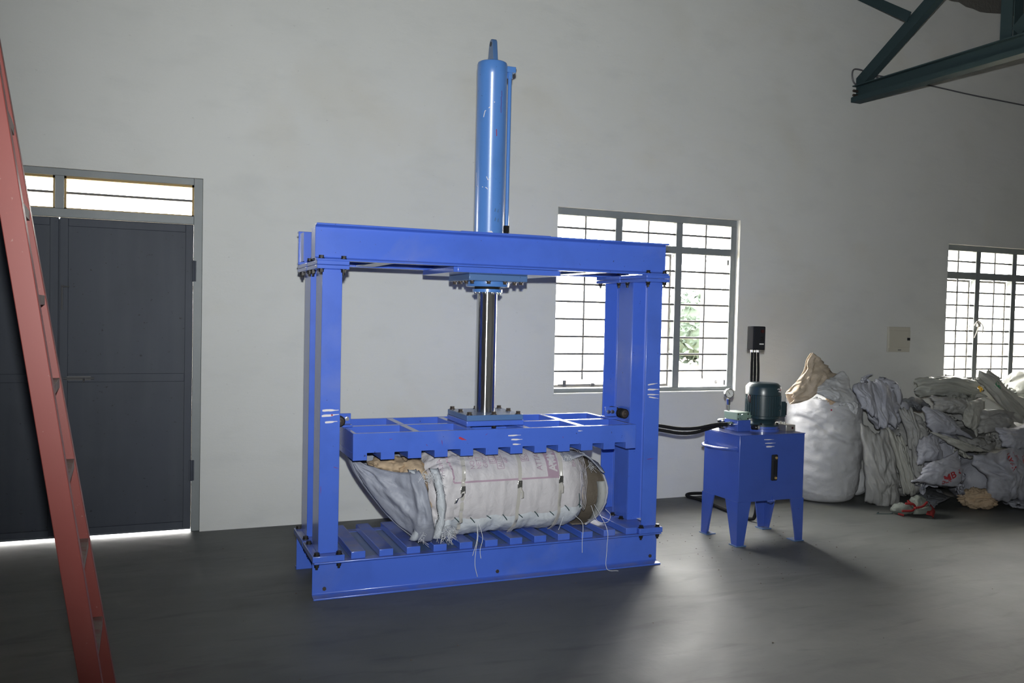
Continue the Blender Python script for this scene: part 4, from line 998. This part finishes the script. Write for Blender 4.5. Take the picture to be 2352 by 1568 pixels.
# ------------------------------------------------------------------ crumpled sacks
def sim_sack(seed, w, h, ax, iters=170, K=52, R=34, flat=.35, power=2.4):
    """a flat tubular bag of fabric squeezed into a shrinking rounded container so that it buckles and folds"""
    rg = np.random.RandomState(seed); th = np.arange(K)/K*2*pi
    tri = np.where(th < pi, 1-2*th/pi, -3+2*th/pi); depth = np.sin(th)*.035*w
    X = np.zeros((R, K, 3))
    for r in range(R):
        e = sin(pi*r/(R-1))**.5
        X[r, :, 0] = tri*w/2; X[r, :, 1] = (r/(R-1)-.5)*h; X[r, :, 2] = depth*e
    idx = np.arange(R*K).reshape(R, K)
    P = X.reshape(-1, 3)
    prs = []
    def addp(a, b): prs.append(np.stack([a.ravel(), b.ravel()], 1))
    addp(idx, np.roll(idx, -1, 1)); addp(idx[:-1], idx[1:]); addp(idx[:-1], np.roll(idx, -1, 1)[1:]); addp(np.roll(idx, -1, 1)[:-1], idx[1:])
    E_ = np.concatenate(prs); L0 = np.linalg.norm(P[E_[:, 0]]-P[E_[:, 1]], axis=1)
    prs = []; addp(idx, np.roll(idx, -3, 1)); addp(idx[:-3], idx[3:]); B_ = np.concatenate(prs); LB = np.linalg.norm(P[B_[:, 0]]-P[B_[:, 1]], axis=1)*.62
    n = len(P)
    cnt = np.maximum(1, np.bincount(E_.ravel(), minlength=n))
    cntb = np.maximum(1, np.bincount(B_.ravel(), minlength=n))
    # low-frequency push that decides where the folds go
    ph = rg.uniform(0, 6.28, (5, 3)); fr = rg.uniform(3, 9, (5, 3))
    gd_ = rg.normal(0, 1, (4, 3))
    push = sum(np.sin(P@np.diag(fr[i]) + ph[i]) for i in range(5))
    P = P + push*.02*w + rg.normal(0, .002, P.shape)
    V = np.zeros_like(P); ax = np.array(ax, float); start = np.array([w*.56, h*.56, max(w*.28, ax[2])])
    for it in range(iters):
        t = min(1, it/(iters*.72)); A = start*(1-t)+ax*t
        V *= .8; P2 = P+V
        U = P2/A; q = np.linalg.norm(U, axis=1)+1e-6
        tgt = .8+.2*np.tanh(1.3*sum(np.sin((U/q[:, None])@gd_[i]*2.6+ph[i, 0]) for i in range(4)))
        P2 = P2 + (U/q[:, None])*A*np.clip(tgt-q, -.2, .5)[:, None]*.055*(1 if it < iters*.9 else .4)
        for _ in range(3):
            d = P2[E_[:, 1]]-P2[E_[:, 0]]; l = np.linalg.norm(d, axis=1)+1e-9; c = d*((l-L0)/l*.5)[:, None]*.95
            for k in range(3): P2[:, k] += (np.bincount(E_[:, 0], c[:, k], n)-np.bincount(E_[:, 1], c[:, k], n))/cnt*2.2
            d = P2[B_[:, 1]]-P2[B_[:, 0]]; l = np.linalg.norm(d, axis=1)+1e-9; c = d*(np.minimum(l-LB, 0)/l*.5)[:, None]*.5
            for k in range(3): P2[:, k] += (np.bincount(B_[:, 0], c[:, k], n)-np.bincount(B_[:, 1], c[:, k], n))/cntb*2
            q = (np.abs(P2/A)**power).sum(1)**(1/power); s = np.where(q > 1, 1/np.maximum(q, 1e-6), 1.0); P2 = P2*s[:, None]
            fl_ = -A[2]*(1-flat*.6); P2[:, 2] = np.maximum(P2[:, 2], fl_)
        V = np.clip(P2-P, -.02, .02); P = P2
    Xf = P.reshape(R, K, 3)
    S = Xf.copy()                                         # one light smoothing pass
    S[1:-1] = .5*Xf[1:-1]+.125*(Xf[:-2]+Xf[2:]+np.roll(Xf, 1, 1)[1:-1]+np.roll(Xf, -1, 1)[1:-1])
    me = bpy.data.meshes.new('sack')
    fs = [(r*K+k, r*K+(k+1) % K, (r+1)*K+(k+1) % K, (r+1)*K+k) for r in range(R-1) for k in range(K)]
    S[:, :, 2] -= S[:, :, 2].min()
    me.from_pydata(S.reshape(-1, 3).tolist(), [], fs)
    me.polygons.foreach_set('use_smooth', [True]*len(fs)); me.update(); return me
SK = {
 'long': sim_sack(1, .64, 1.15, (.25, .44, .15)), 'long2': sim_sack(2, .64, 1.16, (.23, .45, .16)),
 'round': sim_sack(3, .86, 1.02, (.3, .33, .22)), 'round2': sim_sack(4, .86, 1.0, (.32, .31, .2)), 'round3': sim_sack(5, .96, 1.12, (.36, .36, .24)),
 'roll': sim_sack(6, .36, 1.05, (.1, .45, .09)), 'roll2': sim_sack(7, .38, 1.05, (.11, .43, .1)),
 'flat': sim_sack(8, .6, .92, (.27, .4, .07)), 'flat2': sim_sack(9, .58, .95, (.25, .42, .08)),
 'tall': sim_sack(11, .86, 1.15, (.27, .4, .22)), 'small': sim_sack(12, .42, .52, (.17, .2, .11)),
}
def sack(kind, mat, label, loc, rot=(0, 0, 0), sc=(1, 1, 1), group=None, cat='sack', name='plastic_sack'):
    me = SK[kind].copy(); me.materials.append(M[mat])
    o = bpy.data.objects.new(name, me); COL.objects.link(o)
    o.location = loc; o.rotation_euler = [radians(a) for a in rot]; o.scale = (sc, sc, sc) if isinstance(sc, (int, float)) else sc
    WL[o.name] = Vector((0, 0, 0))
    return tag(o, label, cat, group or (None if cat != 'sack' else 'crumpled plastic sacks heaped by the wall'))
from mathutils.bvhtree import BVHTree
def print_on(o, body, at, size, ang, d=(.62, .78, 0), mat='red_print', bold=.002):
    """flat lettering pressed on to the face of a sack"""
    bpy.context.view_layer.update()
    mw = o.matrix_world; bv = BVHTree.FromPolygons([mw@v.co for v in o.data.vertices], [tuple(p.vertices) for p in o.data.polygons])
    d = Vector(d).normalized(); rt = d.cross(Vector((0, 0, 1))).normalized(); up = Vector((0, 0, 1))
    vs, fs = text_mesh(body, size, bold); cx = (min(p[0] for p in vs)+max(p[0] for p in vs))/2
    ca, sa = cos(radians(ang)), sin(radians(ang)); out = []
    for p in vs:
        x, y = p[0]-cx, p[1]; q = Vector(at)+rt*(x*ca-y*sa)+up*(x*sa+y*ca)
        h, nn, _, _ = bv.ray_cast(q-d*1.0, d, 2.0)
        out.append((h if h is not None else None))
    keep = [f for f in fs if all(out[i] is not None for i in f) and max((out[f[0]]-out[i]).length for i in f) < size]
    m = MB(); m.add([tuple(mw.inverted()@((v if v is not None else Vector(at))-d*.004)) for v in out], keep)
    me = bpy.data.meshes.new('lettering'); me.from_pydata(m.v, [], m.f); me.materials.append(M[mat])
    c = bpy.data.objects.new('lettering', me); COL.objects.link(c); c.parent = o
# the big full sack
bs = thing('bulk_sack', 'big full round white sack standing against the wall behind the tank', 'sack', (5.4, -.37, 0))
prof = [(.0, .002), (.19, .003), (.25, .015), (.285, .06), (.31, .15), (.325, .3), (.328, .45), (.325, .58), (.318, .7), (.312, .78), (.305, .84), (.296, .87), (.28, .872), (.27, .84), (.25, .80)]
m = MB(); P = []; K = 150
pp = smoothpath([(r, 0, z) for r, z in prof], 10)
for i, p in enumerate(pp):
    row = []
    for k in range(K):
        a = 2*pi*k/K; z = p.z; r = p.x
        f = min(1, r/.2)*min(1, z/.08)
        wv = .02*(ridge(cos(a)*1.0+7, sin(a)*1.0, z*6.5, 4)-.45)*f + .010*(ridge(cos(a)*2.2+2, sin(a)*2.2, z*11+a*.8, 4)-.45)*f + .026*nz(cos(a)*1.3, sin(a)*1.3, z*2.2)*f
        wv -= .03*exp(-((z-.62-.09*sin(a*2+1.2))/.018)**2)*max(0, sin(a*1.0-2.6+0))*f
        wv += .02*nz(cos(a)*2, sin(a)*2, 9)*max(0, (z-.7)/.2)
        zz = z + (.03*nz(cos(a)*1.5, sin(a)*1.5, 4) - .03*cos(a+.6))*max(0, (z-.6)/.27)
        row.append(Vector((5.4+(r+wv)*cos(a), min(-.37+(r+wv)*sin(a), -.004), max(zz, .001))))
    P.append(row)
m.grid(P, closed=True); obj('sack_body', m, 'bulk_white', bs, smooth=180)
dot(bs, Vector((5.235, -.645, .80)), (-.5, -.85, 0), .007)
def blob(name, label, cat, c, r, seed, mat, rot=0, amp=.45, f=1.5, group=None, sub=5):
    bm = bmesh.new(); bmesh.ops.create_icosphere(bm, subdivisions=sub, radius=1); m = MB(); ca, sa = cos(rot), sin(rot)
    for v in bm.verts:
        d = v.co.copy(); k = .72+amp*(ridge(d.x*f+seed, d.y*f, d.z*f+seed*.37, 5)-.35)
        q = Vector((d.x*r[0]*k, d.y*r[1]*k, d.z*r[2]*k)); q = Vector((q.x*ca-q.y*sa, q.x*sa+q.y*ca, q.z)); v.co = q
    m.add([Vector(c)+v.co for v in bm.verts], [tuple(v.index for v in f_.verts) for f_ in bm.faces]); bm.free()
    lo = min(p[2] for p in m.v); m.v = [(p[0], min(p[1], -.004), max(p[2], .002)) for p in m.v]
    o = obj(name, m, mat, loc=(c[0], c[1], max(lo, 0)), smooth=180); return tag(o, label, cat, group) if label else o
VX = Vector((.73, -.68, 0))                               # rightwards along the line of sight's normal
wh = sack('small', 'sack_white', 'white rag sack bulging from the mouth of the big sack', (5.36, -.42, .80), (8, -6, 40), (1.35, 1.2, .9))
sack('small', 'sack_grey', 'pale sack with dark stitching heaped at the right of the big sack mouth', (5.5, -.34, .82), (-10, 14, -30), (1.2, 1.0, 1.15))
gr = sack('flat', 'sack_white', 'white sack corner hanging over the right rim of the big sack', (5.46, -.55, .79), (62, 12, 42), (.36, .42, .6))
blob('brown_rag', 'small orange brown rag showing in the mouth of the big sack', 'cloth', (5.27, -.60, .875), (.075, .05, .05), 4, 'beige_cloth', .8)
# cream sheet thrown over the top
A_ = smoothpath([(4.80, -.60, .955), (4.93, -.56, 1.03), (5.03, -.53, 1.12), (5.10, -.48, 1.21), (5.17, -.45, 1.265)], 7)
B_ = smoothpath([(4.815, -.66, .865), (4.98, -.64, .89), (5.16, -.60, .98), (5.33, -.52, 1.05), (5.52, -.40, 1.06)], 7)
m = MB(); rows = []
for i, (a, b) in enumerate(zip(A_, B_)):
    u = i/(len(A_)-1); row = []
    for j in range(21):
        v = j/20; p = a.lerp(b, v); bul = sin(pi*v)**.7
        fd = ridge(u*2.2+v*1.6, v*2.8-u*.6, 3, 4)-.45
        row.append(p+Vector((-.02*bul, -.05*bul*(1-.5*u), .012*bul*(1-u))) + Vector((.3, -.9, .3))*fd*.085)
    rows.append(row)
m.grid(rows)
Bk = [Vector((p.x+.06, p.y+.10, p.z-.02)) for p in B_]; m.grid([[a.lerp(b, j/8)+Vector((0, .02*sin(pi*j/8), 0)) for j in range(9)] for a, b in zip(A_, Bk)])
m.grid([[a.lerp(b, j/3) for j in range(4)] for a, b in zip(B_, Bk)])
o = obj('cream_sheet', m, 'sack_cream', loc=(5.1, -.5, .87), smooth=180, solid=.004); tag(o, 'folded cream cloth sheet thrown over the top of the big sack', 'cloth')
# tall sagging sack and its neighbours
t_ = sack('tall', 'sack_grey', 'tall sagging grey white sack on the floor right of the big round sack', (5.86, -.60, .003), (0, 0, 0), (1, 1, 1))
t_.rotation_euler = (radians(88), radians(3), radians(44)); t_.location = (5.98, -.47, .42); t_.scale = (.95, 1.03, 1.05)
lil = o = sack('tall', 'sack_lilac', 'lilac grey sack knotted on top of the tall sagging sack', (5.88, -.46, .66), (0, 0, 0), (1, 1, 1)); o.rotation_euler = (radians(78), radians(-16), radians(30)); o.scale = (.85, .62, .8); o.location = (5.93, -.36, .80)
o = sack('roll', 'sack_lilac', 'twisted peak of a lilac sack sticking up beside the wall', (5.83, -.45, .95)); o.rotation_euler = (radians(80), radians(-12), radians(35)); o.scale = (.8, .3, .8); o.location = (5.80, -.40, .98)
sack('small', 'sack_lilac', 'small lilac sack wedged behind the tall sagging sack below the fuse box', (6.12, -.36, .66), (20, 10, 70), (1.0, 1.1, 1.3))
sack('small', 'sack_grey', 'small grey sack drooping between the tall sack and the dark bundle', (6.22, -.50, .56), (30, -12, 20), (.9, 1.0, 1.2))
o = sack('flat2', 'sack_grey', 'long fold of grey sacking hanging down the right side of the tall sack', (6.0, -.72, .4)); o.rotation_euler = (radians(80), radians(20), radians(30)); o.scale = (.28, .62, .7); o.location = (6.01, -.78, .36)
sack('small', 'sack_white', 'small striped white sack squeezed between the big and the tall sack', (5.74, -.34, .003), (0, 0, 60), (.8, 1.0, 1.5))
# the heap: back fill first, then what shows in front
fill = [('round3', 6.35, -.38, .0, 20, 'grey sack at floor level against the wall behind the red lettered sacks'), ('round', 6.95, -.40, .0, 80, 'grey sack at floor level under the left edge of the far window'),
        ('round3', 7.6, -.42, .0, 140, 'grey sack at floor level under the middle of the far window'), ('round2', 8.25, -.42, .0, 10, 'farthest right grey sack at floor level by the wall'),
        ('round', 6.6, -.36, .34, 50, 'grey sack in the second layer behind the small dark bundle'), ('round3', 7.2, -.36, .36, 100, 'grey sack in the second layer behind the sloping white roll'),
        ('round2', 7.9, -.36, .38, 30, 'grey sack in the second layer right below the clear bag by the window'), ('round', 7.45, -.9, .0, 60, 'grey sack on the floor right of the large lettered sack'), ('round2', 8.0, -.95, .0, 120, 'last grey sack on the floor beyond the right edge of the photo')]
for k, x, y, z, a, lb in fill:
    sack(k, 'sack_grey', lb, (x, y, z+.003), (0, 0, a), .8, 'crumpled plastic sacks heaped by the wall')
film = sack('long', 'sack_film', 'big translucent plastic sack on top of the heap at its left end', (6.80, -.42, .80), (4, 8, -72), (1.0, .92, .95))
sack('small', 'sack_dark', 'small dark grey bundled sack below the big translucent sack', (6.44, -.40, .735), (0, 0, -70), (.75, 1.0, .75))
bul = sack('round2', 'sack_grey', 'bulging grey sack under the translucent one near the heap top', (6.80, -.55, .57), (10, 4, 40), (.9, .9, 1.0))
cur = sack('flat', 'sack_pale', 'pale folded sack hanging like a curtain down the middle of the heap', (6.93, -.62, .73), (76, -4, 38), (.48, .52, .9))
roll = o = sack('roll2', 'sack_pale', 'long white rolled sack with a green patch sloping down at the right edge', (7.42, -.52, .82), (0, 0, 0), (1, 1, 1)); o.rotation_euler = (radians(-24), 0, radians(-122)); o.scale = (1, .95, 1.0); o.location = (7.38, -.56, .78)
bpy.context.view_layer.update()
sack('round', 'sack_film', 'clear plastic bag against the window at the right edge of the photo', (7.95, -.36, .72), (0, 0, 30), (.85, .8, 1.0))
sack('flat2', 'yellow', 'small yellow cloth flap at the foot of the window', (7.0, -.55, .915), (12, -20, 30), (.22, .18, .5), name='yellow_cloth', cat='cloth')
sack('long2', 'sack_lilac', 'lilac sack lying aslant on the left shoulder of the heap', (6.40, -.70, .45), (-6, 16, -62), (.85, .8, .8))
fl1 = sack('long', 'sack_grey', 'creased grey sack lying flat in the middle of the heap', (6.80, -.68, .38), (6, -8, -55), (.95, .8, .85))
fl2 = sack('long2', 'sack_grey', 'grey sack with sharp folds right of the hanging pale sack', (7.20, -.62, .50), (12, 6, -48), (.95, .8, .9))
lred = sack('round2', 'sack_lilac', 'lilac sack bulging above the red lettered sack at the right edge', (7.22, -.80, .34), (0, 10, 20), (.95, .9, .8))
band = sack('flat', 'sack_pale', 'flat pale sack lying in a slanting band across the middle of the heap', (6.55, -.86, .40), (-4, 16, -58), (.55, 1.15, .6))
sack('flat2', 'sack_pale', 'flat pale pointed sack just above the big red lettered sack', (6.80, -.95, .355), (4, -6, -50), (.6, .85, .7))
loop = o = sack('roll2', 'sack_grey', 'grey sack looped like a strap beside the tall sagging sack', (6.12, -.70, .55)); o.rotation_euler = (radians(72), radians(22), radians(40)); o.scale = (.7, .5, .6); o.location = (6.14, -.70, .56)
knee = sack('round', 'sack_lilac', 'lilac sack slumped right beside the tall sack at knee height', (6.27, -.74, .24), (0, -8, 70), (.7, .7, .85))
red = o = sack('round2', 'sack_lilac', 'sack with a slanting line of red letters low in the heap', (6.17, -.93, .10), (0, 0, 44), (.95, .8, .98))
big = o = sack('round3', 'sack_lilac', 'large sack with columns of red lettering at the right of the floor', (6.80, -.88, .003), (0, 0, 30), (1.05, .95, 1.0))
sack('long2', 'sack_dark', 'dark bluish plastic sack flattened on the floor under the heap', (6.22, -.78, .003), (0, 0, -45), (.8, .8, .42))
sack('flat2', 'sack_lilac', 'crumpled lilac sheet of plastic on the floor beneath the large lettered sack', (6.92, -1.06, .003), (0, 0, -38), (.7, .95, .5))
sack('flat', 'sack_dark', 'dark plastic scrap on the floor at the right edge of the photo', (7.25, -1.02, .003), (0, 0, 20), (.5, .5, .5))
# loose outer folds of the limp sacks
FOLD = {}
SACKS = dict(t_=t_, loop=loop, lil=lil, film=film, bul=bul, cur=cur, fl1=fl1, fl2=fl2, band=band, lred=lred, red=red, big=big, knee=knee, roll=roll, wh=wh, gr=gr)
bpy.context.view_layer.update()
def fold_sheet(parent, c, mat, bulge, ax, seed, nu=44, nv=34):
    A, B, C_, D = [Vector(p) for p in c]
    nrm = (B-A).cross(D-A)
    if nrm.y > 0: nrm = -nrm
    nrm = (nrm.normalized()*.5+Vector((-.55, -.7, .12))).normalized(); sz = max((B-A).length, (D-A).length)
    rows = []
    for i in range(nu+1):
        u = i/nu; row = []
        for j in range(nv+1):
            v = j/nv
            uu = u+.12*nz(v*2.6, seed*1.7, 1)+.05*nz(v*8, seed*1.7, 3); vv = v+.14*nz(u*2.8, seed*2.3, 7)+.05*nz(u*9, seed*2.3, 4)
            p = A.lerp(B, uu).lerp(D.lerp(C_, uu), vv)
            fu, fv = (2.7, 1.2) if ax == 'v' else (1.2, 2.5)
            w_ = nz(u*1.5+seed, v*1.5, 2); x_ = nz(u*1.6, v*1.6+seed, 11)
            f = .7*(ridge(u*fu+w_*1.1+seed*3.1, v*fv+x_*1.1, seed*.7, 5)-.45)+.5*(ridge((u+v)*1.3+x_, (u-v)*2.1+w_, seed*1.9, 4)-.45)
            e = (sin(pi*min(1, max(0, u)))*sin(pi*min(1, max(0, v))))**.45
            row.append(p+nrm*(bulge*e + sz*.15*f*(.35+.65*e) - .03*(1-e)))
        rows.append(row)
    inv = parent.matrix_world.inverted()
    m = MB(); m.grid(rows); me = bpy.data.meshes.new('loose_fold')
    me.from_pydata([tuple(inv@Vector(p)) for p in m.v], [], m.f); me.materials.append(M[mat])
    me.polygons.foreach_set('use_smooth', [True]*len(m.f)); me.update()
    o = bpy.data.objects.new('loose_fold', me); COL.objects.link(o); o.parent = parent
    b = o.modifiers.new('cloth', 'SOLIDIFY'); b.thickness = .004/max(parent.scale); b.offset = 0
    return o
for key, c, mat, bulge, ax, seed in [
    ('t_', [(5.413, -0.8, 0.709), (5.752, -0.8, 0.657), (5.867, -0.8, -0.003), (5.54, -0.74, 0.032)], 'sack_grey', 0.07, 'v', 1),
    ('t_', [(5.711, -0.8, 0.658), (5.926, -0.78, 0.568), (6.01, -0.84, 0.099), (5.856, -0.86, 0.093)], 'sack_pale', 0.03, 'v', 2),
    ('loop', [(5.932, -0.7, 0.808), (6.102, -0.7, 0.805), (6.109, -0.8, 0.501), (5.976, -0.8, 0.469)], 'sack_grey', 0.04, 'v', 3),
    ('lil', [(5.679, -0.58, 1.052), (5.946, -0.55, 0.996), (5.937, -0.72, 0.634), (5.692, -0.74, 0.65)], 'sack_lilac', 0.05, 'v', 4),
    ('lil', [(5.499, -0.6, 1.006), (5.727, -0.6, 1.016), (5.665, -0.74, 0.707), (5.522, -0.7, 0.817)], 'sack_lilac', 0.04, 'v', 5),
    ('film', [(6.308, -0.5, 1.047), (6.862, -0.62, 1.079), (7.028, -0.66, 0.901), (6.276, -0.6, 0.887)], 'sack_film', 0.05, 'u', 6),
    ('bul', [(6.288, -0.72, 0.918), (6.719, -0.74, 0.874), (6.582, -0.8, 0.741), (6.252, -0.78, 0.798)], 'sack_grey', 0.05, 'u', 7),
    ('cur', [(6.65, -0.76, 0.871), (6.928, -0.74, 0.884), (6.681, -0.88, 0.581), (6.513, -0.86, 0.686)], 'sack_pale', 0.03, 'v', 8),
    ('fl1', [(6.069, -0.82, 0.831), (6.364, -0.82, 0.761), (6.526, -0.92, 0.567), (6.069, -0.92, 0.613)], 'sack_lilac', 0.05, 'u', 9),
    ('fl2', [(6.794, -0.8, 0.801), (7.242, -0.8, 0.765), (7.001, -0.92, 0.602), (6.621, -0.92, 0.602)], 'sack_grey', 0.05, 'u', 10),
    ('band', [(5.929, -1.02, 0.656), (6.105, -1.02, 0.608), (6.597, -1.08, 0.463), (6.253, -1.1, 0.486)], 'sack_pale', 0.025, 'u', 11),
    ('lred', [(6.723, -1.02, 0.656), (7.169, -1.0, 0.666), (7.045, -1.1, 0.466), (6.701, -1.12, 0.508)], 'sack_lilac', 0.05, 'u', 12),
    ('red', [(5.783, -1.14, 0.405), (6.121, -1.16, 0.501), (6.116, -1.22, 0.205), (5.605, -1.2, 0.283)], 'sack_lilac', 0.06, 'u', 13),
    ('big', [(6.35, -1.12, 0.43), (7.024, -1.1, 0.512), (6.917, -1.2, 0.055), (6.469, -1.22, 0.063)], 'sack_lilac', 0.08, 'u', 14),
    ('knee', [(5.841, -1.0, 0.584), (6.053, -1.0, 0.619), (6.054, -1.08, 0.424), (5.777, -1.06, 0.385)], 'sack_lilac', 0.05, 'v', 15),
    ('roll', [(6.786, -0.72, 1.074), (7.029, -0.7, 1.13), (7.52, -0.74, 0.697), (7.294, -0.78, 0.668)], 'sack_pale', 0.04, 'v', 16),
    ('wh', [(5.026, -0.62, 0.994), (5.49, -0.52, 1.112), (5.567, -0.64, 0.797), (5.125, -0.7, 0.916)], 'sack_white', 0.05, 'u', 17),
    ('gr', [(5.335, -0.66, 0.884), (5.582, -0.62, 0.882), (5.51, -0.66, 0.732), (5.442, -0.68, 0.742)], 'sack_white', 0.02, 'v', 18),
]:
    FOLD[seed] = fold_sheet(SACKS[key], c, mat, bulge, ax, seed)
print_on(FOLD[13], 'MB OLYD', (6.115, -1.2, .335), .08, 24)
print_on(FOLD[13], 'DLN', (5.93, -1.2, .262), .04, 14)
for tx, dx, dz, sz in (('NAYAN', -.14, .40, .05), ('LINE 1', -.075, .42, .036), ('GUJ', .0, .40, .04), ('SURAT', .07, .38, .055), ('TEXTILE', .15, .36, .05)):
    print_on(FOLD[14], tx, tuple(Vector((6.83, -1.2, dz))+VX*dx), sz, -72)
print_on(FOLD[16], 'S', (7.05, -.74, .975), .1, -35, mat='green_print', bold=.014)
print_on(FOLD[16], 'MAHARA', (7.33, -.76, .885), .055, -45)
print_on(FOLD[8], 'T', (6.9, -.8, .7), .05, -60, mat='green_print', bold=.003)
# things lying in front of the heap
blob('rag_bundle', 'crumpled tan cloth bundle on the floor before the heap of sacks', 'cloth', (6.42, -1.10, .08), (.17, .13, .1), 21, 'beige_cloth', -.7, .5, 1.9)
cp = thing('cloth_cap', 'grey and red cloth cap dropped on the floor before the tall sack', 'cap', (5.68, -1.15, 0))
def bump_shell(name, c, r, seed, mat, cut=-1, rot=0, sub=4, f=1.3, amp=.3):
    bm = bmesh.new(); bmesh.ops.create_icosphere(bm, subdivisions=sub, radius=1); m = MB(); ca, sa = cos(rot), sin(rot)
    for v in bm.verts:
        d = v.co.copy(); k = .82+amp*(ridge(d.x*f+seed, d.y*f, d.z*f, 4)-.35); q = Vector((d.x*r[0]*k, d.y*r[1]*k, max(d.z, cut)*r[2]*k)); v.co = Vector((q.x*ca-q.y*sa, q.x*sa+q.y*ca, q.z))
    m.add([Vector(c)+v.co for v in bm.verts], [tuple(v.index for v in f_.verts) for f_ in bm.faces]); bm.free(); m.v = [(p[0], p[1], max(p[2], .002)) for p in m.v]
    return obj(name, m, mat, cp, smooth=180)
bump_shell('cap_crown', (5.72, -1.12, .075), (.085, .075, .085), 3, 'cap_cloth', rot=-.7)
bump_shell('cap_fold', (5.585, -1.09, .045), (.1, .07, .055), 9, 'cap_cloth', rot=-.5)
m = MB(); rows = []
for i in range(17):
    a = -2.6+2.0*i/16; rows.append([Vector((5.70+r*cos(a)*1.05+.0, -1.14+r*sin(a)*.85, .045+h+.012*cos(a))) for r, h in ((.075, .03), (.1, .018), (.12, -.01))])
m.grid(rows); obj('cap_band', m, 'cap_cloth', cp, smooth=180, solid=.004)
m = MB(); rows = []
for i in range(13):
    t = i/12; p = Vector((5.655, -1.26, .035)).lerp(Vector((5.80, -1.17, .085)), t); q = Vector((5.72, -1.265, .003)).lerp(Vector((5.755, -1.235, .003)), t)
    rows.append([p.lerp(q, j/5)+Vector((.018, -.018, 0))*sin(pi*j/5) for j in range(6)])
m.grid(rows); obj('cap_brim', m, 'red_cloth', cp, smooth=180, solid=.005)
for pts in ([(5.60, -1.2, .075), (5.67, -1.21, .085), (5.74, -1.19, .11)], [(5.56, -1.14, .10), (5.61, -1.17, .10), (5.635, -1.17, .07), (5.59, -1.18, .05), (5.52, -1.15, .045)], [(5.50, -1.13, .02), (5.53, -1.16, .012)], [(5.63, -1.10, .115), (5.645, -1.13, .08)]):
    m = MB(); m.tube(smoothpath(pts, 6), .009, 8); obj('red_piping', m, 'red_cloth', cp)
m = MB(); m.tube(smoothpath([(5.45, -.98, .004), (5.4, -1.02, .004), (5.5, -1.06, .005), (5.55, -1.02, .004)], 6), .003, 5); tag(obj('green_string', m, 'stitch', loc=(5.45, -1, 0)), 'thin dark green string on the floor left of the cloth cap', 'string')
# crumbs of dirt on the floor
m = MB(); rnd = random.Random(3)
for _ in range(150):
    x, y = rnd.uniform(3.1, 4.4), rnd.uniform(-2.2, -.9); r = rnd.uniform(.003, .009)
    if rnd.random() < .35: x, y = rnd.uniform(.3, 6), rnd.uniform(-3.2, -.4)
    if .78 < x < 2.97 and -1.7 < y < -1.0: continue
    a = rnd.uniform(0, 6.28); m.add([(x+r*cos(a+t)*(.6+.4*(t > 2)), y+r*sin(a+t)*.7, .0015) for t in (0, 2.1, 4.2)]+[(x, y, .001+r*.5)], [(0, 1, 3), (1, 2, 3), (2, 0, 3)])
o = obj('floor_crumbs', m, 'debris', smooth=20); o['kind'] = 'stuff'; o['label'] = 'dark crumbs of dirt scattered on the concrete floor'; o['category'] = 'dirt'

# ------------------------------------------------------------------ outside the window
def bush(name, label, c, r, n, seed):
    t = thing(name, label, 'tree', (c[0], c[1], -.12)); rnd = random.Random(seed); m = MB()
    for _ in range(n):
        a, b = rnd.uniform(0, 6.28), rnd.uniform(-.9, 1); q = sqrt(max(0, 1-b*b)); k = rnd.uniform(.75, 1.05)+.18*nz(cos(a)*q*2+seed, sin(a)*q*2, b*2)
        p = Vector((c[0]+r[0]*q*cos(a)*k, c[1]+r[1]*q*sin(a)*k, c[2]+r[2]*b*k)); s = rnd.uniform(.1, .2)
        u = Vector((rnd.uniform(-1, 1), rnd.uniform(-1, 1), rnd.uniform(-1, 1))).normalized(); v = u.orthogonal().normalized()
        m.add([p-u*s, p-v*s*.5, p+u*s, p+v*s*.5], [(0, 1, 2, 3)])
    o = obj('foliage', m, 'leaf', t, smooth=180); o['kind'] = 'stuff'
    bm = bmesh.new(); bmesh.ops.create_icosphere(bm, subdivisions=4, radius=1); m = MB()
    for v in bm.verts:
        d = v.co; k = .86+.22*nz(d.x*2+seed, d.y*2, d.z*2); v.co = Vector((c[0]+d.x*r[0]*k, c[1]+d.y*r[1]*k, c[2]+d.z*r[2]*k))
    m.add([v.co for v in bm.verts], [tuple(v.index for v in f_.verts) for f_ in bm.faces]); bm.free(); obj('crown', m, 'leaf', t, smooth=180)
    m = MB(); m.tube([(c[0], c[1], -.12), (c[0]+.1, c[1], c[2])], [.18, .1], 8); obj('trunk', m, 'bark', t)
bush('leafy_tree', 'pale green leafy tree seen through the open pane of the nearer window', (17.9, 19.0, 1.15), (1.9, 1.6, 1.35), 2600, 4)
